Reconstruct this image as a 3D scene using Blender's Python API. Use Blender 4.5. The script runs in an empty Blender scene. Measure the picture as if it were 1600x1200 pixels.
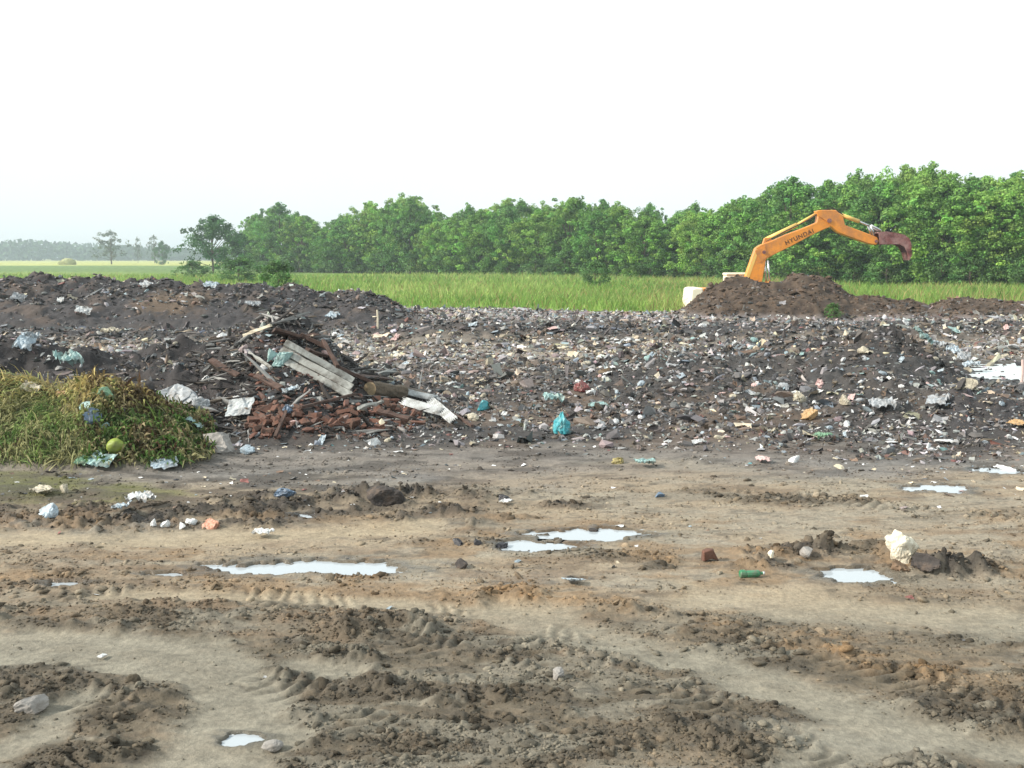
import bpy, math
import numpy as np
from mathutils import Vector, Matrix

# ------------------------------------------------------------------ camera, sky, sun, exposure
SC = bpy.context.scene
COL = SC.collection
CAM_Z = 2.6
PITCH = math.radians(6.85)
FPX = 1640.0
cam_d = bpy.data.cameras.new('camera')
cam = bpy.data.objects.new('camera', cam_d)
COL.objects.link(cam)
cam.location = (0, 0, CAM_Z)
cam.rotation_euler = (math.radians(90) - PITCH, 0, 0)
cam_d.sensor_width = 36
cam_d.lens = 36 * FPX / 1600
cam_d.clip_start = 0.1
cam_d.clip_end = 6000
SC.camera = cam

SUN_EL, SUN_AZ = math.radians(33), math.radians(-104)      # azimuth from +Y, clockwise: the sun stands to the left, a little behind us
world = bpy.data.worlds.new('World')
SC.world = world
world.use_nodes = True
wn = world.node_tree
bg = wn.nodes['Background']
sky = wn.nodes.new('ShaderNodeTexSky')
sky.sky_type = 'NISHITA'
sky.sun_disc = False
sky.sun_elevation = SUN_EL
sky.sun_rotation = SUN_AZ
sky.air_density = 1.0
sky.dust_density = 3.0
sky.ozone_density = 1.0
hs = wn.nodes.new('ShaderNodeHueSaturation')
hs.inputs['Saturation'].default_value = 0.42
wn.links.new(sky.outputs[0], hs.inputs['Color'])
# a thin bright overcast veil over the clear sky, slightly uneven
stc = wn.nodes.new('ShaderNodeTexCoord')
sno = wn.nodes.new('ShaderNodeTexNoise'); sno.inputs['Scale'].default_value = 1.6; sno.inputs['Detail'].default_value = 3
wn.links.new(stc.outputs['Generated'], sno.inputs['Vector'])
smr = wn.nodes.new('ShaderNodeMapRange'); smr.inputs['From Min'].default_value = .3; smr.inputs['From Max'].default_value = .7
smr.inputs['To Min'].default_value = .62; smr.inputs['To Max'].default_value = .85
wn.links.new(sno.outputs['Fac'], smr.inputs['Value'])
smx = wn.nodes.new('ShaderNodeMix'); smx.data_type = 'RGBA'
smx.inputs['B'].default_value = (6.5, 7.2, 7.25, 1)
wn.links.new(smr.outputs['Result'], smx.inputs['Factor']); wn.links.new(hs.outputs[0], smx.inputs['A'])
wn.links.new(smx.outputs['Result'], bg.inputs['Color'])
bg.inputs['Strength'].default_value = 0.15
sd = bpy.data.lights.new('sun', 'SUN')
sun = bpy.data.objects.new('sun', sd)
COL.objects.link(sun)
sd.energy = 4.4
sd.angle = math.radians(3)
sd.color = (1.0, 0.93, 0.82)
sv = Vector((math.sin(SUN_AZ) * math.cos(SUN_EL), math.cos(SUN_AZ) * math.cos(SUN_EL), math.sin(SUN_EL)))
sun.rotation_euler = sv.to_track_quat('Z', 'Y').to_euler()
SC.view_settings.view_transform = 'Standard'
SC.view_settings.look = 'None'
SC.view_settings.gamma = 1
SC.view_settings.use_curve_mapping = False
SC.view_settings.exposure = 0.32
SC.render.engine = 'CYCLES'
SC.cycles.use_denoising = True
SC.cycles.max_bounces = 6
SC.cycles.transparent_max_bounces = 8
SC.cycles.volume_bounces = 0

rng = np.random.default_rng(7)

# ------------------------------------------------------------------ helpers
def hsh(ix, iy, s):
    n = (ix * 374761393 + iy * 668265263 + s * 1446650527) & 0xffffffff
    n = ((n ^ (n >> 13)) * 1274126177) & 0xffffffff
    n = n ^ (n >> 16)
    return (n & 0xffffff) / 16777215.0

def vn(x, y, s=0):
    xf = np.floor(x); yf = np.floor(y)
    ix = xf.astype(np.int64); iy = yf.astype(np.int64)
    u = x - xf; v = y - yf
    u = u * u * (3 - 2 * u); v = v * v * (3 - 2 * v)
    a = hsh(ix, iy, s); b = hsh(ix + 1, iy, s); c = hsh(ix, iy + 1, s); d = hsh(ix + 1, iy + 1, s)
    return (a * (1 - u) + b * u) * (1 - v) + (c * (1 - u) + d * u) * v

def fbm(x, y, o=4, s=0, g=0.5):
    t = 0; amp = 1; tot = 0
    for k in range(o):
        t = t + amp * vn(x, y, s + 17 * k); tot += amp
        amp *= g; x = x * 2.03 + 11.3; y = y * 2.01 + 5.7
    return t / tot

def sstep(a, b, x):
    t = np.clip((x - a) / (b - a), 0, 1)
    return t * t * (3 - 2 * t)

CP, SP = math.cos(PITCH), math.sin(PITCH)
def pray(px, py):
    """direction of the sight line through a point of the photograph, scaled so its Y is 1"""
    px = np.asarray(px, float); py = np.asarray(py, float)
    dy = FPX * CP - (py - 600) * SP
    dz = -FPX * SP - (py - 600) * CP
    return (px - 800) / dy, dz / dy

def onz(px, py, z=0.0):
    ax, az = pray(px, py)
    Y = (z - CAM_Z) / az
    return ax * Y, Y

def atY(px, py, Y):
    ax, az = pray(px, py)
    return float(ax * Y), float(CAM_Z + az * Y)

# ------------------------------------------------------------------ the lie of the land
def ridge_def(pts, Yc, wf, wb, power=1.15):
    pts = sorted(pts)
    a, z = [], []
    for p in pts:
        px, py = p[0], p[1]
        Y = p[2] if len(p) > 2 else Yc
        ax, az = pray(px, py)
        a.append(float(ax)); z.append(max(0.0, float(CAM_Z + az * Y)))
    Ys = [p[2] if len(p) > 2 else Yc for p in pts]
    return dict(a=a, z=z, Y=Ys, wf=wf, wb=wb, p=power)

RIDGES = {
 'far_rubbish': ridge_def([(-700,444),(-150,436),(0,433),(60,431),(150,435),(250,437),(330,442),(370,438),(420,444),(480,447),(520,461),(560,451),(600,462),(640,488),(690,497)], 44.5, 6.0, 4.0),
 'soil': ridge_def([(1015,500),(1060,488),(1090,464),(1130,440),(1160,434),(1200,434),(1270,431),(1305,443),(1330,460),(1370,463),(1420,470),(1450,477),(1480,470),(1530,465),(1570,473),(1620,469),(1700,476),(2000,488)], 47.2, 4.6, 3.0),
 'mid_strip': ridge_def([(500,520),(600,512),(700,508),(820,512),(1000,512),(1150,514),(1300,508),(1500,505),(1700,510)], 34.0, 2.5, 3.5),
 'rubble': ridge_def([(-500,545),(-100,540),(0,536),(100,547),(200,556),(300,545),(370,524),(430,507),(480,518),(520,552),(570,588),(620,612),(680,650),(740,690)], 18.8, 4.2, 3.2),
 'green': ridge_def([(-500,600),(-100,600),(0,602),(40,600),(95,614),(150,598),(200,612),(240,632),(285,660),(310,680),(345,692),(390,708),(430,735)], 14.5, 1.75, 1.5, 1.6),
 'right': ridge_def([(740,600),(850,588),(1000,562),(1100,550),(1200,545),(1300,530),(1350,521),(1400,515),(1450,522),(1490,548),(1520,578),(1545,600)], 24.0, 8.0, 3.2, 1.25),
 'pond_bank': ridge_def([(1440,660),(1500,616),(1540,622),(1600,618),(1700,612),(1900,620)], 17.2, 2.2, 1.3),
}
def ridge_h(r, x, y, wob):
    a = x / np.maximum(y, 1)
    yc = np.interp(a, r['a'], r['Y']); zc = np.interp(a, r['a'], r['z'])
    d = y - yc - wob * 1.2
    t = np.where(d < 0, -d / (r['wf'] * (1 + .5 * wob)), d / r['wb'])
    return zc * np.clip(1 - np.clip(t, 0, 1) ** r['p'], 0, 1)

def line_w(pts, hw, z=0.0):
    X, Y = onz([p[0] for p in pts], [p[1] for p in pts], z)
    return list(zip(X, Y)), hw
def dist(x, y, line):
    pts, hw = line
    d = np.full(np.shape(x), 1e9)
    for (x0, y0), (x1, y1) in zip(pts[:-1], pts[1:]):
        vx, vy = x1 - x0, y1 - y0
        t = np.clip(((x - x0) * vx + (y - y0) * vy) / (vx * vx + vy * vy), 0, 1)
        d = np.minimum(d, np.hypot(x - x0 - t * vx, y - y0 - t * vy))
    return d / hw

def warp(x, y, k=.22):
    return x + k * 2 * (fbm(x * 1.1, y * 1.9, 3, 401) - .5), y + k * 1.1 * (fbm(x * 1.3 + 9, y * 2.2, 3, 402) - .5)
def track_w(x, y):
    tr = np.zeros_like(x); n = (fbm(x * 2.5, y * 4, 4, 33, .6) - .5)
    xw, yw = warp(x, y, .10)
    for i, t in enumerate(TRACKS):
        tr = np.maximum(tr, 1 - sstep(.6 if i == 0 else .35, 1.1 if i == 0 else 1.4, dist(xw, yw, t) + n * (.9 if i == 0 else 1.6)))
    return tr * (.80 + .20 * sstep(.38, .55, fbm(x * 3 + 1, y * 6, 4, 34, .6)))
def tread_w(x, y):
    """(+1 raised lug .. -1 pressed groove) of the tyre tracks, and where they run"""
    L_ = np.zeros_like(x); W_ = np.zeros_like(x)
    xw, yw = warp(x, y, .05)
    n = fbm(x * 5, y * 8, 3, 35, .6) - .5
    for pts, hw in TREADS:
        best = np.full(x.shape, 1e9); sb = np.zeros_like(x); acc = 0.
        for (x0, y0), (x1, y1) in zip(pts[:-1], pts[1:]):
            vx, vy = x1 - x0, y1 - y0; ll = math.hypot(vx, vy)
            t = np.clip(((xw - x0) * vx + (yw - y0) * vy) / (ll * ll), 0, 1)
            d = np.hypot(xw - x0 - t * vx, yw - y0 - t * vy)
            sgn = np.sign((xw - x0) * vy - (yw - y0) * vx)
            m = d < best; best = np.where(m, d, best); sb = np.where(m, acc + t * ll + .45 * d, sb); acc += ll
        w = 1 - sstep(.7, 1.2, best / hw + n * .8)
        lug = np.sin(sb * 2 * np.pi / .115 + n * 7) * (.55 + .9 * fbm(x * 7, y * 9, 2, 37))
        m = w > W_
        L_ = np.where(m, lug, L_); W_ = np.maximum(W_, w)
    return L_, W_ * sstep(.42, .60, fbm(x * 2.2 + 7, y * 3, 3, 36, .6))
def rough_ws(x, y):
    xw, yw = warp(x, y, .26)
    nA = fbm(x * 2.6, y * 3.4, 4, 44, .6) - .5; nB = fbm(x * 1.6 + 3, y * 3.6, 4, 45, .6)
    out = []
    for ln, hh, k in ROUGH:
        d = dist(xw, yw, ln)
        w = 1 - sstep(.35, 1.75, d + nA * 2.0)
        out.append(w * (.25 + .75 * sstep(.36, .60, nB)))
    return out
TREADS = [line_w([(-80,1095),(60,1078),(160,1090),(200,1125),(175,1180),(90,1240)], .2),
          line_w([(600,985),(760,1030),(900,1095),(1000,1180),(1030,1240)], .22),
          line_w([(820,1000),(1000,1060),(1180,1130),(1330,1235)], .2),
          line_w([(420,1060),(540,1100),(620,1160),(640,1240)], .2),
          line_w([(1150,985),(1300,1020),(1450,1070),(1640,1140)], .2),
          line_w([(100,925),(400,935),(700,960),(900,1000)], .2),
          line_w([(1020,760),(1200,772),(1400,790),(1650,812)], .22)]
TRACKS = [line_w([(-200,1000),(0,1010),(150,1012),(260,1025),(340,1050),(385,1095),(360,1150),(290,1240)], .38),
          line_w([(790,955),(900,985),(1050,1022),(1180,1060),(1300,1098),(1430,1150)], .24),
          line_w([(1100,935),(1300,948),(1450,965),(1700,990)], .34),
          line_w([(1230,1220),(1330,1155),(1450,1150),(1600,1180)], .2),
          line_w([(-60,1190),(60,1150),(130,1090)], .12),
          line_w([(150,930),(420,934),(560,942),(760,958)], .13),
          line_w([(480,1040),(560,1050)], .14),
          line_w([(-100,840),(200,842),(420,835),(650,822)], .28)]
ROUGH = [(line_w([(-100,935),(200,950),(420,958),(620,962),(800,982),(1000,1008)], .42), .035, 'b'),
         (line_w([(330,905),(560,910),(700,924),(860,936),(1000,952),(1120,960)], .19), .06, 'o'),
         (line_w([(1140,988),(1280,1004),(1400,1034),(1560,1072),(1750,1110)], .26), .055, 'o'),
         (line_w([(420,1100),(560,1060),(700,1082),(900,1078),(1100,1110),(1260,1170),(1400,1215)], .36), .05, 'd'),
         (line_w([(-60,1045),(60,1060),(180,1085),(235,1090),(190,1150),(60,1200)], .26), .055, 'd'),
         (line_w([(540,985),(600,978),(640,980)], .12), .06, 'd'),
         (line_w([(1440,1110),(1560,1140),(1700,1160)], .3), .05, 'd'),
         (line_w([(-100,800),(60,806),(200,818),(320,808),(460,786),(600,782),(740,792)], .62), .10, 'k'),
         (line_w([(565,778),(625,776)], .2), .09, 'k'),
         (line_w([(760,784),(830,790),(910,788)], .2), .06, 'k'),
         (line_w([(640,846),(720,846),(800,853)], .1), .05, 'd'),
         (line_w([(560,992),(760,1012),(960,1070),(1120,1150),(1210,1235)], .09), .035, 'd'),
         (line_w([(440,1005),(600,1042),(760,1110),(860,1235)], .09), .035, 'd'),
         (line_w([(-60,975),(150,978),(320,998),(450,1050),(495,1110),(470,1180),(420,1240)], .08), .035, 'd'),
         (line_w([(900,990),(1080,1048),(1260,1120),(1440,1200)], .08), .03, 'd'),
         (line_w([(1200,940),(1400,975),(1650,1010)], .06), .02, 'b'),
         (line_w([(60,1110),(150,1120),(175,1160),(120,1225)], .07), .03, 'd'),
         (line_w([(1010,838),(1150,830)], .1), .03, 'd'),
         (line_w([(1190,874),(1250,866),(1310,868),(1380,880),(1460,884),(1600,890),(1800,890)], .24), .09, 'k'),
         (line_w([(1300,858),(1350,856),(1380,862)], .16), .1, 'd'), (line_w([(1385,880),(1420,888),(1470,886)], .2), .10, 'k'),
         (line_w([(-60,870),(100,885),(210,900)], .28), .04, 'b'),
         (line_w([(880,862),(1000,870),(1040,885)], .15), .04, 'd'),
         (line_w([(1450,808),(1600,800),(1700,798)], .12), .04, 'd'),
         (line_w([(1380,990),(1480,1000),(1620,1012)], .06), .03, 'd'),
         (line_w([(1060,775),(1250,782),(1330,778)], .25), .035, 'd')]
# puddles: px centre, py centre, half sizes in px
PUDDLES = [(488,888,150,11,0),(262,897,40,4,0),(845,853,58,9,0),(925,835,85,9,0),(1332,899,58,11,0),(1462,763,48,6,0),
           (474,806,24,5,0),(378,1154,34,9,0),(1668,588,150,27,0),(905,905,14,3,0),(1560,734,36,5,0),(100,912,30,5,0)]
PW = []
for (cx, cy, rx, ry, _) in PUDDLES:
    x0, y0 = onz(cx, cy); _, ya = onz(cx, cy + ry); _, yb = onz(cx, cy - ry)
    PW.append((float(x0), float(y0), float(rx * y0 / FPX), float((yb - ya) / 2)))
WL = -0.012

def height(x, y, parts=False):
    n1 = fbm(x * .35, y * .5, 3, 1) - .5
    h = .05 * n1 * sstep(4, 9, y) + .02 * (fbm(x * 1.3, y * 2.2, 4, 5) - .5)
    mud = 1 - sstep(48, 56, y)
    # fine clutter of the mud: streaks running along the ruts
    h = h + mud * .034 * (fbm(x * 5, y * 8, 5, 9, .66) - .5)
    tr = np.zeros_like(x); rg = np.zeros_like(x)
    near = y < 16
    if near.any():
        xn, yn = x[near], y[near]
        trn = track_w(xn, yn); rgn = np.zeros_like(xn); dh = np.zeros_like(xn)
        lump = fbm(xn * 9, yn * 9, 4, 55, .62)
        for (ln, hh, k), w in zip(ROUGH, rough_ws(xn, yn)):
            w = w * (1 - trn)
            rgn = np.maximum(rgn, w)
            dh += hh * w * (.2 + .9 * sstep(.35, .75, lump)) * .9
        # churned ground everywhere, stronger towards us
        ch = sstep(.45, .62, fbm(xn * 1.3 + 4, yn * 2.6, 4, 411, .6)) * (1 - trn) * (1 - sstep(7.2, 9, yn)) * .8
        rgn = np.maximum(rgn, ch); dh += .03 * ch * lump
        lg_, lw_ = tread_w(xn, yn)
        dh += .016 * lg_ * lw_
        tr[near] = trn; rg[near] = np.maximum(rgn, .35 * lw_); h[near] += dh
    h = h * (1 - tr * .6) - .012 * tr
    mounds = {}
    lum = fbm(x * 1.1, y * 1.1, 4, 61)
    fine = fbm(x * 4.2, y * 4.2, 4, 71, .62)
    wob = (fbm(x * .45, y * .45, 3, 91) - .5)
    for k, r in RIDGES.items():
        m = ridge_h(r, x, y, wob)
        amp = {'soil': .34, 'far_rubbish': .30, 'rubble': .42, 'green': .42, 'right': .30, 'mid_strip': .35, 'pond_bank': .5}[k]
        m2 = m * (1 + amp * 1.6 * (lum - .5)) + sstep(0, .25, m) * (.22 if k in ('rubble', 'right') else .16) * (fine - .5)
        mounds[k] = m2
        h = h + m2
    # rubbish plain: hummocky
    pl = sstep(14, 18, y) * (1 - .8 * sstep(42, 47, y))* (1 - sstep(50, 54, y))
    bank = 1 - np.abs(fbm(x * .22 + 3, y * .42, 3, 83) - .5) * 4
    h = h + pl * (.18 * (fbm(x * .8, y * 1.0, 4, 81) - .5) + .12 * (fine - .5) + .08 * np.clip(bank, 0, 1) * sstep(18, 21, y) * (x > -3))
    # pit of the excavator
    e = np.hypot((x - 12.2) / 3.5, (y - 53.2) / 3.6)
    h = h - 1.25 * (1 - sstep(.82, 1.0, e))
    # puddles
    wet = np.zeros_like(x)
    for i, (cx, cy, rx, ry) in enumerate(PW):
        q = (np.abs(x - cx) < rx * 3.6) & (np.abs(y - cy) < ry * 3.6)
        if not q.any(): continue
        xq, yq, hq = x[q], y[q], h[q]
        n = (fbm(xq * 2.4 + 3, yq * 4 + i * 7, 5, 101 + i, .65) - .5)
        d = np.hypot((xq - cx) / rx, (yq - cy) / ry) + n * 1.9 + (fbm(xq * 11, yq * 16, 3, 131 + i, .6) - .5) * .9
        near = 1 - sstep(1.0, 2.2, d)
        hq = hq * (1 - near) + near * (.012 + .35 * np.clip(hq, -.02, .06))
        h[q] = hq - (.075) * (1 - sstep(.75, 1.15, d))
        wet[q] = np.maximum(wet[q], 1 - sstep(1.0, 1.9, d))
    # gentle fall of the far land keeps the field flat
    if parts:
        return h, mounds, tr, rg, wet, lum, fine, pl
    return h

def Hs(x, y):
    return float(height(np.array([float(x)]), np.array([float(y)]))[0])

_yc = 5.0 * 1.02 ** np.arange(0, 126)
def hit(px, py):
    """where the sight line through a point of the photograph meets the ground"""
    ax, az = pray(px, py); ax = float(ax); az = float(az)
    lo, hi = _yc, None
    ys = _yc
    for _ in range(2):
        z = CAM_Z + az * ys; g = height(ax * ys, ys)
        k = int(np.argmax(z < g)) if (z < g).any() else len(ys) - 1
        k0 = max(0, k - 1)
        if _ == 0: ys = np.linspace(ys[k0], ys[k], 24)
    return Vector((ax * ys[k], ys[k], g[k]))

def field_edge(a):
    pxs = [0, 560, 640, 750, 900, 1050, 1070, 1260, 1450, 1700]
    ed = [51, 52, 55, 54.5, 51, 48.5, 51, 53, 54, 56]
    return np.interp(a, [(p - 800) / FPX for p in pxs], ed)

# ------------------------------------------------------------------ mesh building
def np_mesh(name, V, F, col=None, smooth=False, uv=None):
    me = bpy.data.meshes.new(name)
    V = np.ascontiguousarray(V, np.float32); F = np.ascontiguousarray(F, np.int32)
    k = F.shape[1]
    me.vertices.add(len(V)); me.vertices.foreach_set('co', V.ravel())
    me.loops.add(F.size); me.loops.foreach_set('vertex_index', F.ravel())
    me.polygons.add(len(F))
    me.polygons.foreach_set('loop_start', np.arange(0, F.size, k, dtype=np.int32))
    me.polygons.foreach_set('loop_total', np.full(len(F), k, np.int32))
    me.polygons.foreach_set('use_smooth', np.full(len(F), smooth, bool))
    me.update(calc_edges=True)
    if col is not None:
        at = me.color_attributes.new('Col', 'FLOAT_COLOR', 'POINT')
        c = np.ones((len(V), 4), np.float32); c[:, :col.shape[1]] = col
        at.data.foreach_set('color', c.ravel())
    return me

def link(name, me, mat=None, parent=None, loc=None, rot=None, label=None, cat=None, group=None, kind=None):
    o = bpy.data.objects.new(name, me)
    COL.objects.link(o)
    if mat is not None and me is not None and hasattr(me, 'materials') and len(me.materials) == 0:
        me.materials.append(mat)
    if parent: o.parent = parent
    if loc is not None: o.location = loc
    if rot is not None: o.rotation_euler = rot
    if label: o['label'] = label
    if cat: o['category'] = cat
    if group: o['group'] = group
    if kind: o['kind'] = kind
    return o

# ------------------------------------------------------------------ materials
def mat_base(name):
    m = bpy.data.materials.new(name); m.use_nodes = True
    nt = m.node_tree
    return m, nt, nt.nodes['Principled BSDF']

def mat(name, color, rough=.7, var=.25, scale=8., bump=.3, metal=0., dirt=None, dirt_amt=.4, spec=.4, bdist=.02):
    m, nt, b = mat_base(name)
    N = nt.nodes.new; L = nt.links.new
    tc = N('ShaderNodeTexCoord')
    no = N('ShaderNodeTexNoise'); no.inputs['Scale'].default_value = scale; no.inputs['Detail'].default_value = 6
    no.inputs['Roughness'].default_value = .65
    L(tc.outputs['Object'], no.inputs['Vector'])
    cr = N('ShaderNodeValToRGB')
    c = np.array(color)
    cr.color_ramp.elements[0].position = .3; cr.color_ramp.elements[1].position = .7
    cr.color_ramp.elements[0].color = (*np.clip(c * (1 - var), 0, 1), 1)
    cr.color_ramp.elements[1].color = (*np.clip(c * (1 + var), 0, 1), 1)
    L(no.outputs['Fac'], cr.inputs['Fac'])
    out = cr.outputs['Color']
    if dirt is not None:
        n2 = N('ShaderNodeTexNoise'); n2.inputs['Scale'].default_value = scale * .45; n2.inputs['Detail'].default_value = 8
        n2.inputs['Roughness'].default_value = .7
        L(tc.outputs['Object'], n2.inputs['Vector'])
        r2 = N('ShaderNodeMapRange'); r2.inputs['From Min'].default_value = .62 - dirt_amt * .3; r2.inputs['From Max'].default_value = .68
        L(n2.outputs['Fac'], r2.inputs['Value'])
        mx = N('ShaderNodeMix'); mx.data_type = 'RGBA'
        L(r2.outputs['Result'], mx.inputs['Factor']); L(out, mx.inputs['A']); mx.inputs['B'].default_value = (*dirt, 1)
        out = mx.outputs['Result']
    L(out, b.inputs['Base Color'])
    b.inputs['Roughness'].default_value = rough
    b.inputs['Metallic'].default_value = metal
    b.inputs['Specular IOR Level'].default_value = spec
    if bump:
        bp = N('ShaderNodeBump'); bp.inputs['Strength'].default_value = bump; bp.inputs['Distance'].default_value = bdist
        L(no.outputs['Fac'], bp.inputs['Height']); L(bp.outputs['Normal'], b.inputs['Normal'])
    return m

def mat_attr(name, rough=.85, var=.25, scale=30., bump=.5, bdist=.01, spec=.25, trans=0., wetattr=False):
    m, nt, b = mat_base(name)
    N = nt.nodes.new; L = nt.links.new
    tc = N('ShaderNodeTexCoord')
    at = N('ShaderNodeVertexColor'); at.layer_name = 'Col'
    no = N('ShaderNodeTexNoise'); no.inputs['Scale'].default_value = scale; no.inputs['Detail'].default_value = 7
    no.inputs['Roughness'].default_value = .7
    L(tc.outputs['Object'], no.inputs['Vector'])
    mr = N('ShaderNodeMapRange'); mr.inputs['From Min'].default_value = .3; mr.inputs['From Max'].default_value = .7
    mr.inputs['To Min'].default_value = 1 - var; mr.inputs['To Max'].default_value = 1 + var
    L(no.outputs['Fac'], mr.inputs['Value'])
    vm = N('ShaderNodeVectorMath'); vm.operation = 'SCALE'
    L(at.outputs['Color'], vm.inputs[0]); L(mr.outputs['Result'], vm.inputs['Scale'])
    L(vm.outputs['Vector'], b.inputs['Base Color'])
    b.inputs['Roughness'].default_value = rough
    b.inputs['Specular IOR Level'].default_value = spec
    if wetattr:
        wr = N('ShaderNodeMapRange'); wr.inputs['To Min'].default_value = rough; wr.inputs['To Max'].default_value = .16
        L(at.outputs['Alpha'], wr.inputs['Value'])
        L(wr.outputs['Result'], b.inputs['Roughness'])
    if bump:
        bp = N('ShaderNodeBump'); bp.inputs['Strength'].default_value = bump; bp.inputs['Distance'].default_value = bdist
        L(no.outputs['Fac'], bp.inputs['Height']); L(bp.outputs['Normal'], b.inputs['Normal'])
    if trans:
        tr = N('ShaderNodeBsdfTranslucent'); L(vm.outputs['Vector'], tr.inputs['Color'])
        ms = N('ShaderNodeMixShader'); ms.inputs[0].default_value = trans
        out = nt.nodes['Material Output']
        L(b.outputs[0], ms.inputs[1]); L(tr.outputs[0], ms.inputs[2]); L(ms.outputs[0], out.inputs['Surface'])
    return m

M_GROUND = mat_attr('mud', .9, .30, 26., .8, .02, .3, wetattr=True)
M_LITTER = mat_attr('rubbish', .6, .22, 25., .4, .01, .35)
M_CLOD = mat_attr('clod', .95, .35, 60., .7, .01, .15)
M_FIELD = mat_attr('meadow', .95, .3, 1.5, 0, .01, .1)
M_BLADE = mat_attr('blade', .7, .15, 3., 0, .01, .2, trans=.3)
M_LEAF = mat_attr('leaf', .6, .2, .8, 0, .01, .25, trans=.28)
M_FARLEAF = mat_attr('far_leaf', .8, .2, .1, 0, .01, .1)
M_BARK = mat('bark', (.10, .08, .06), .95, .35, 6., .8)

# water
M_WATER, nt, b = mat_base('puddle_water')
b.inputs['Base Color'].default_value = (.40, .44, .47, 1)
b.inputs['Roughness'].default_value = .06
b.inputs['IOR'].default_value = 1.33
b.inputs['Specular IOR Level'].default_value = 1.0
tc = nt.nodes.new('ShaderNodeTexCoord'); no = nt.nodes.new('ShaderNodeTexNoise'); no.inputs['Scale'].default_value = 7
bp = nt.nodes.new('ShaderNodeBump'); bp.inputs['Strength'].default_value = .03; bp.inputs['Distance'].default_value = .01
nt.links.new(tc.outputs['Object'], no.inputs['Vector']); nt.links.new(no.outputs['Fac'], bp.inputs['Height']); nt.links.new(bp.outputs['Normal'], b.inputs['Normal'])

M_POND = M_WATER.copy(); M_POND.name = 'pond_water'; M_POND.node_tree.nodes['Principled BSDF'].inputs['Base Color'].default_value = (.60, .65, .66, 1); M_POND.node_tree.nodes['Principled BSDF'].inputs['Roughness'].default_value = .3; M_POND.node_tree.nodes['Principled BSDF'].inputs['Specular IOR Level'].default_value = .5
# ------------------------------------------------------------------ ground colour
def C(r, g, b_): return np.array([r, g, b_])
TAN, CLAY, OLIVE_SHADE = C(.345, .28, .20), C(.33, .30, .24), C(.135, .112, .08)
BROWN, ORANGE, DARK, BLACK = C(.19, .14, .095), C(.25, .16, .085), C(.088, .073, .054), C(.058, .05, .043)
TRASH, TRASHB, ASH = C(.058, .052, .05), C(.12, .092, .074), C(.16, .15, .148)
def lerp(a, b_, w):
    w = np.asarray(w)[..., None]
    return a * (1 - w) + b_ * w

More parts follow.
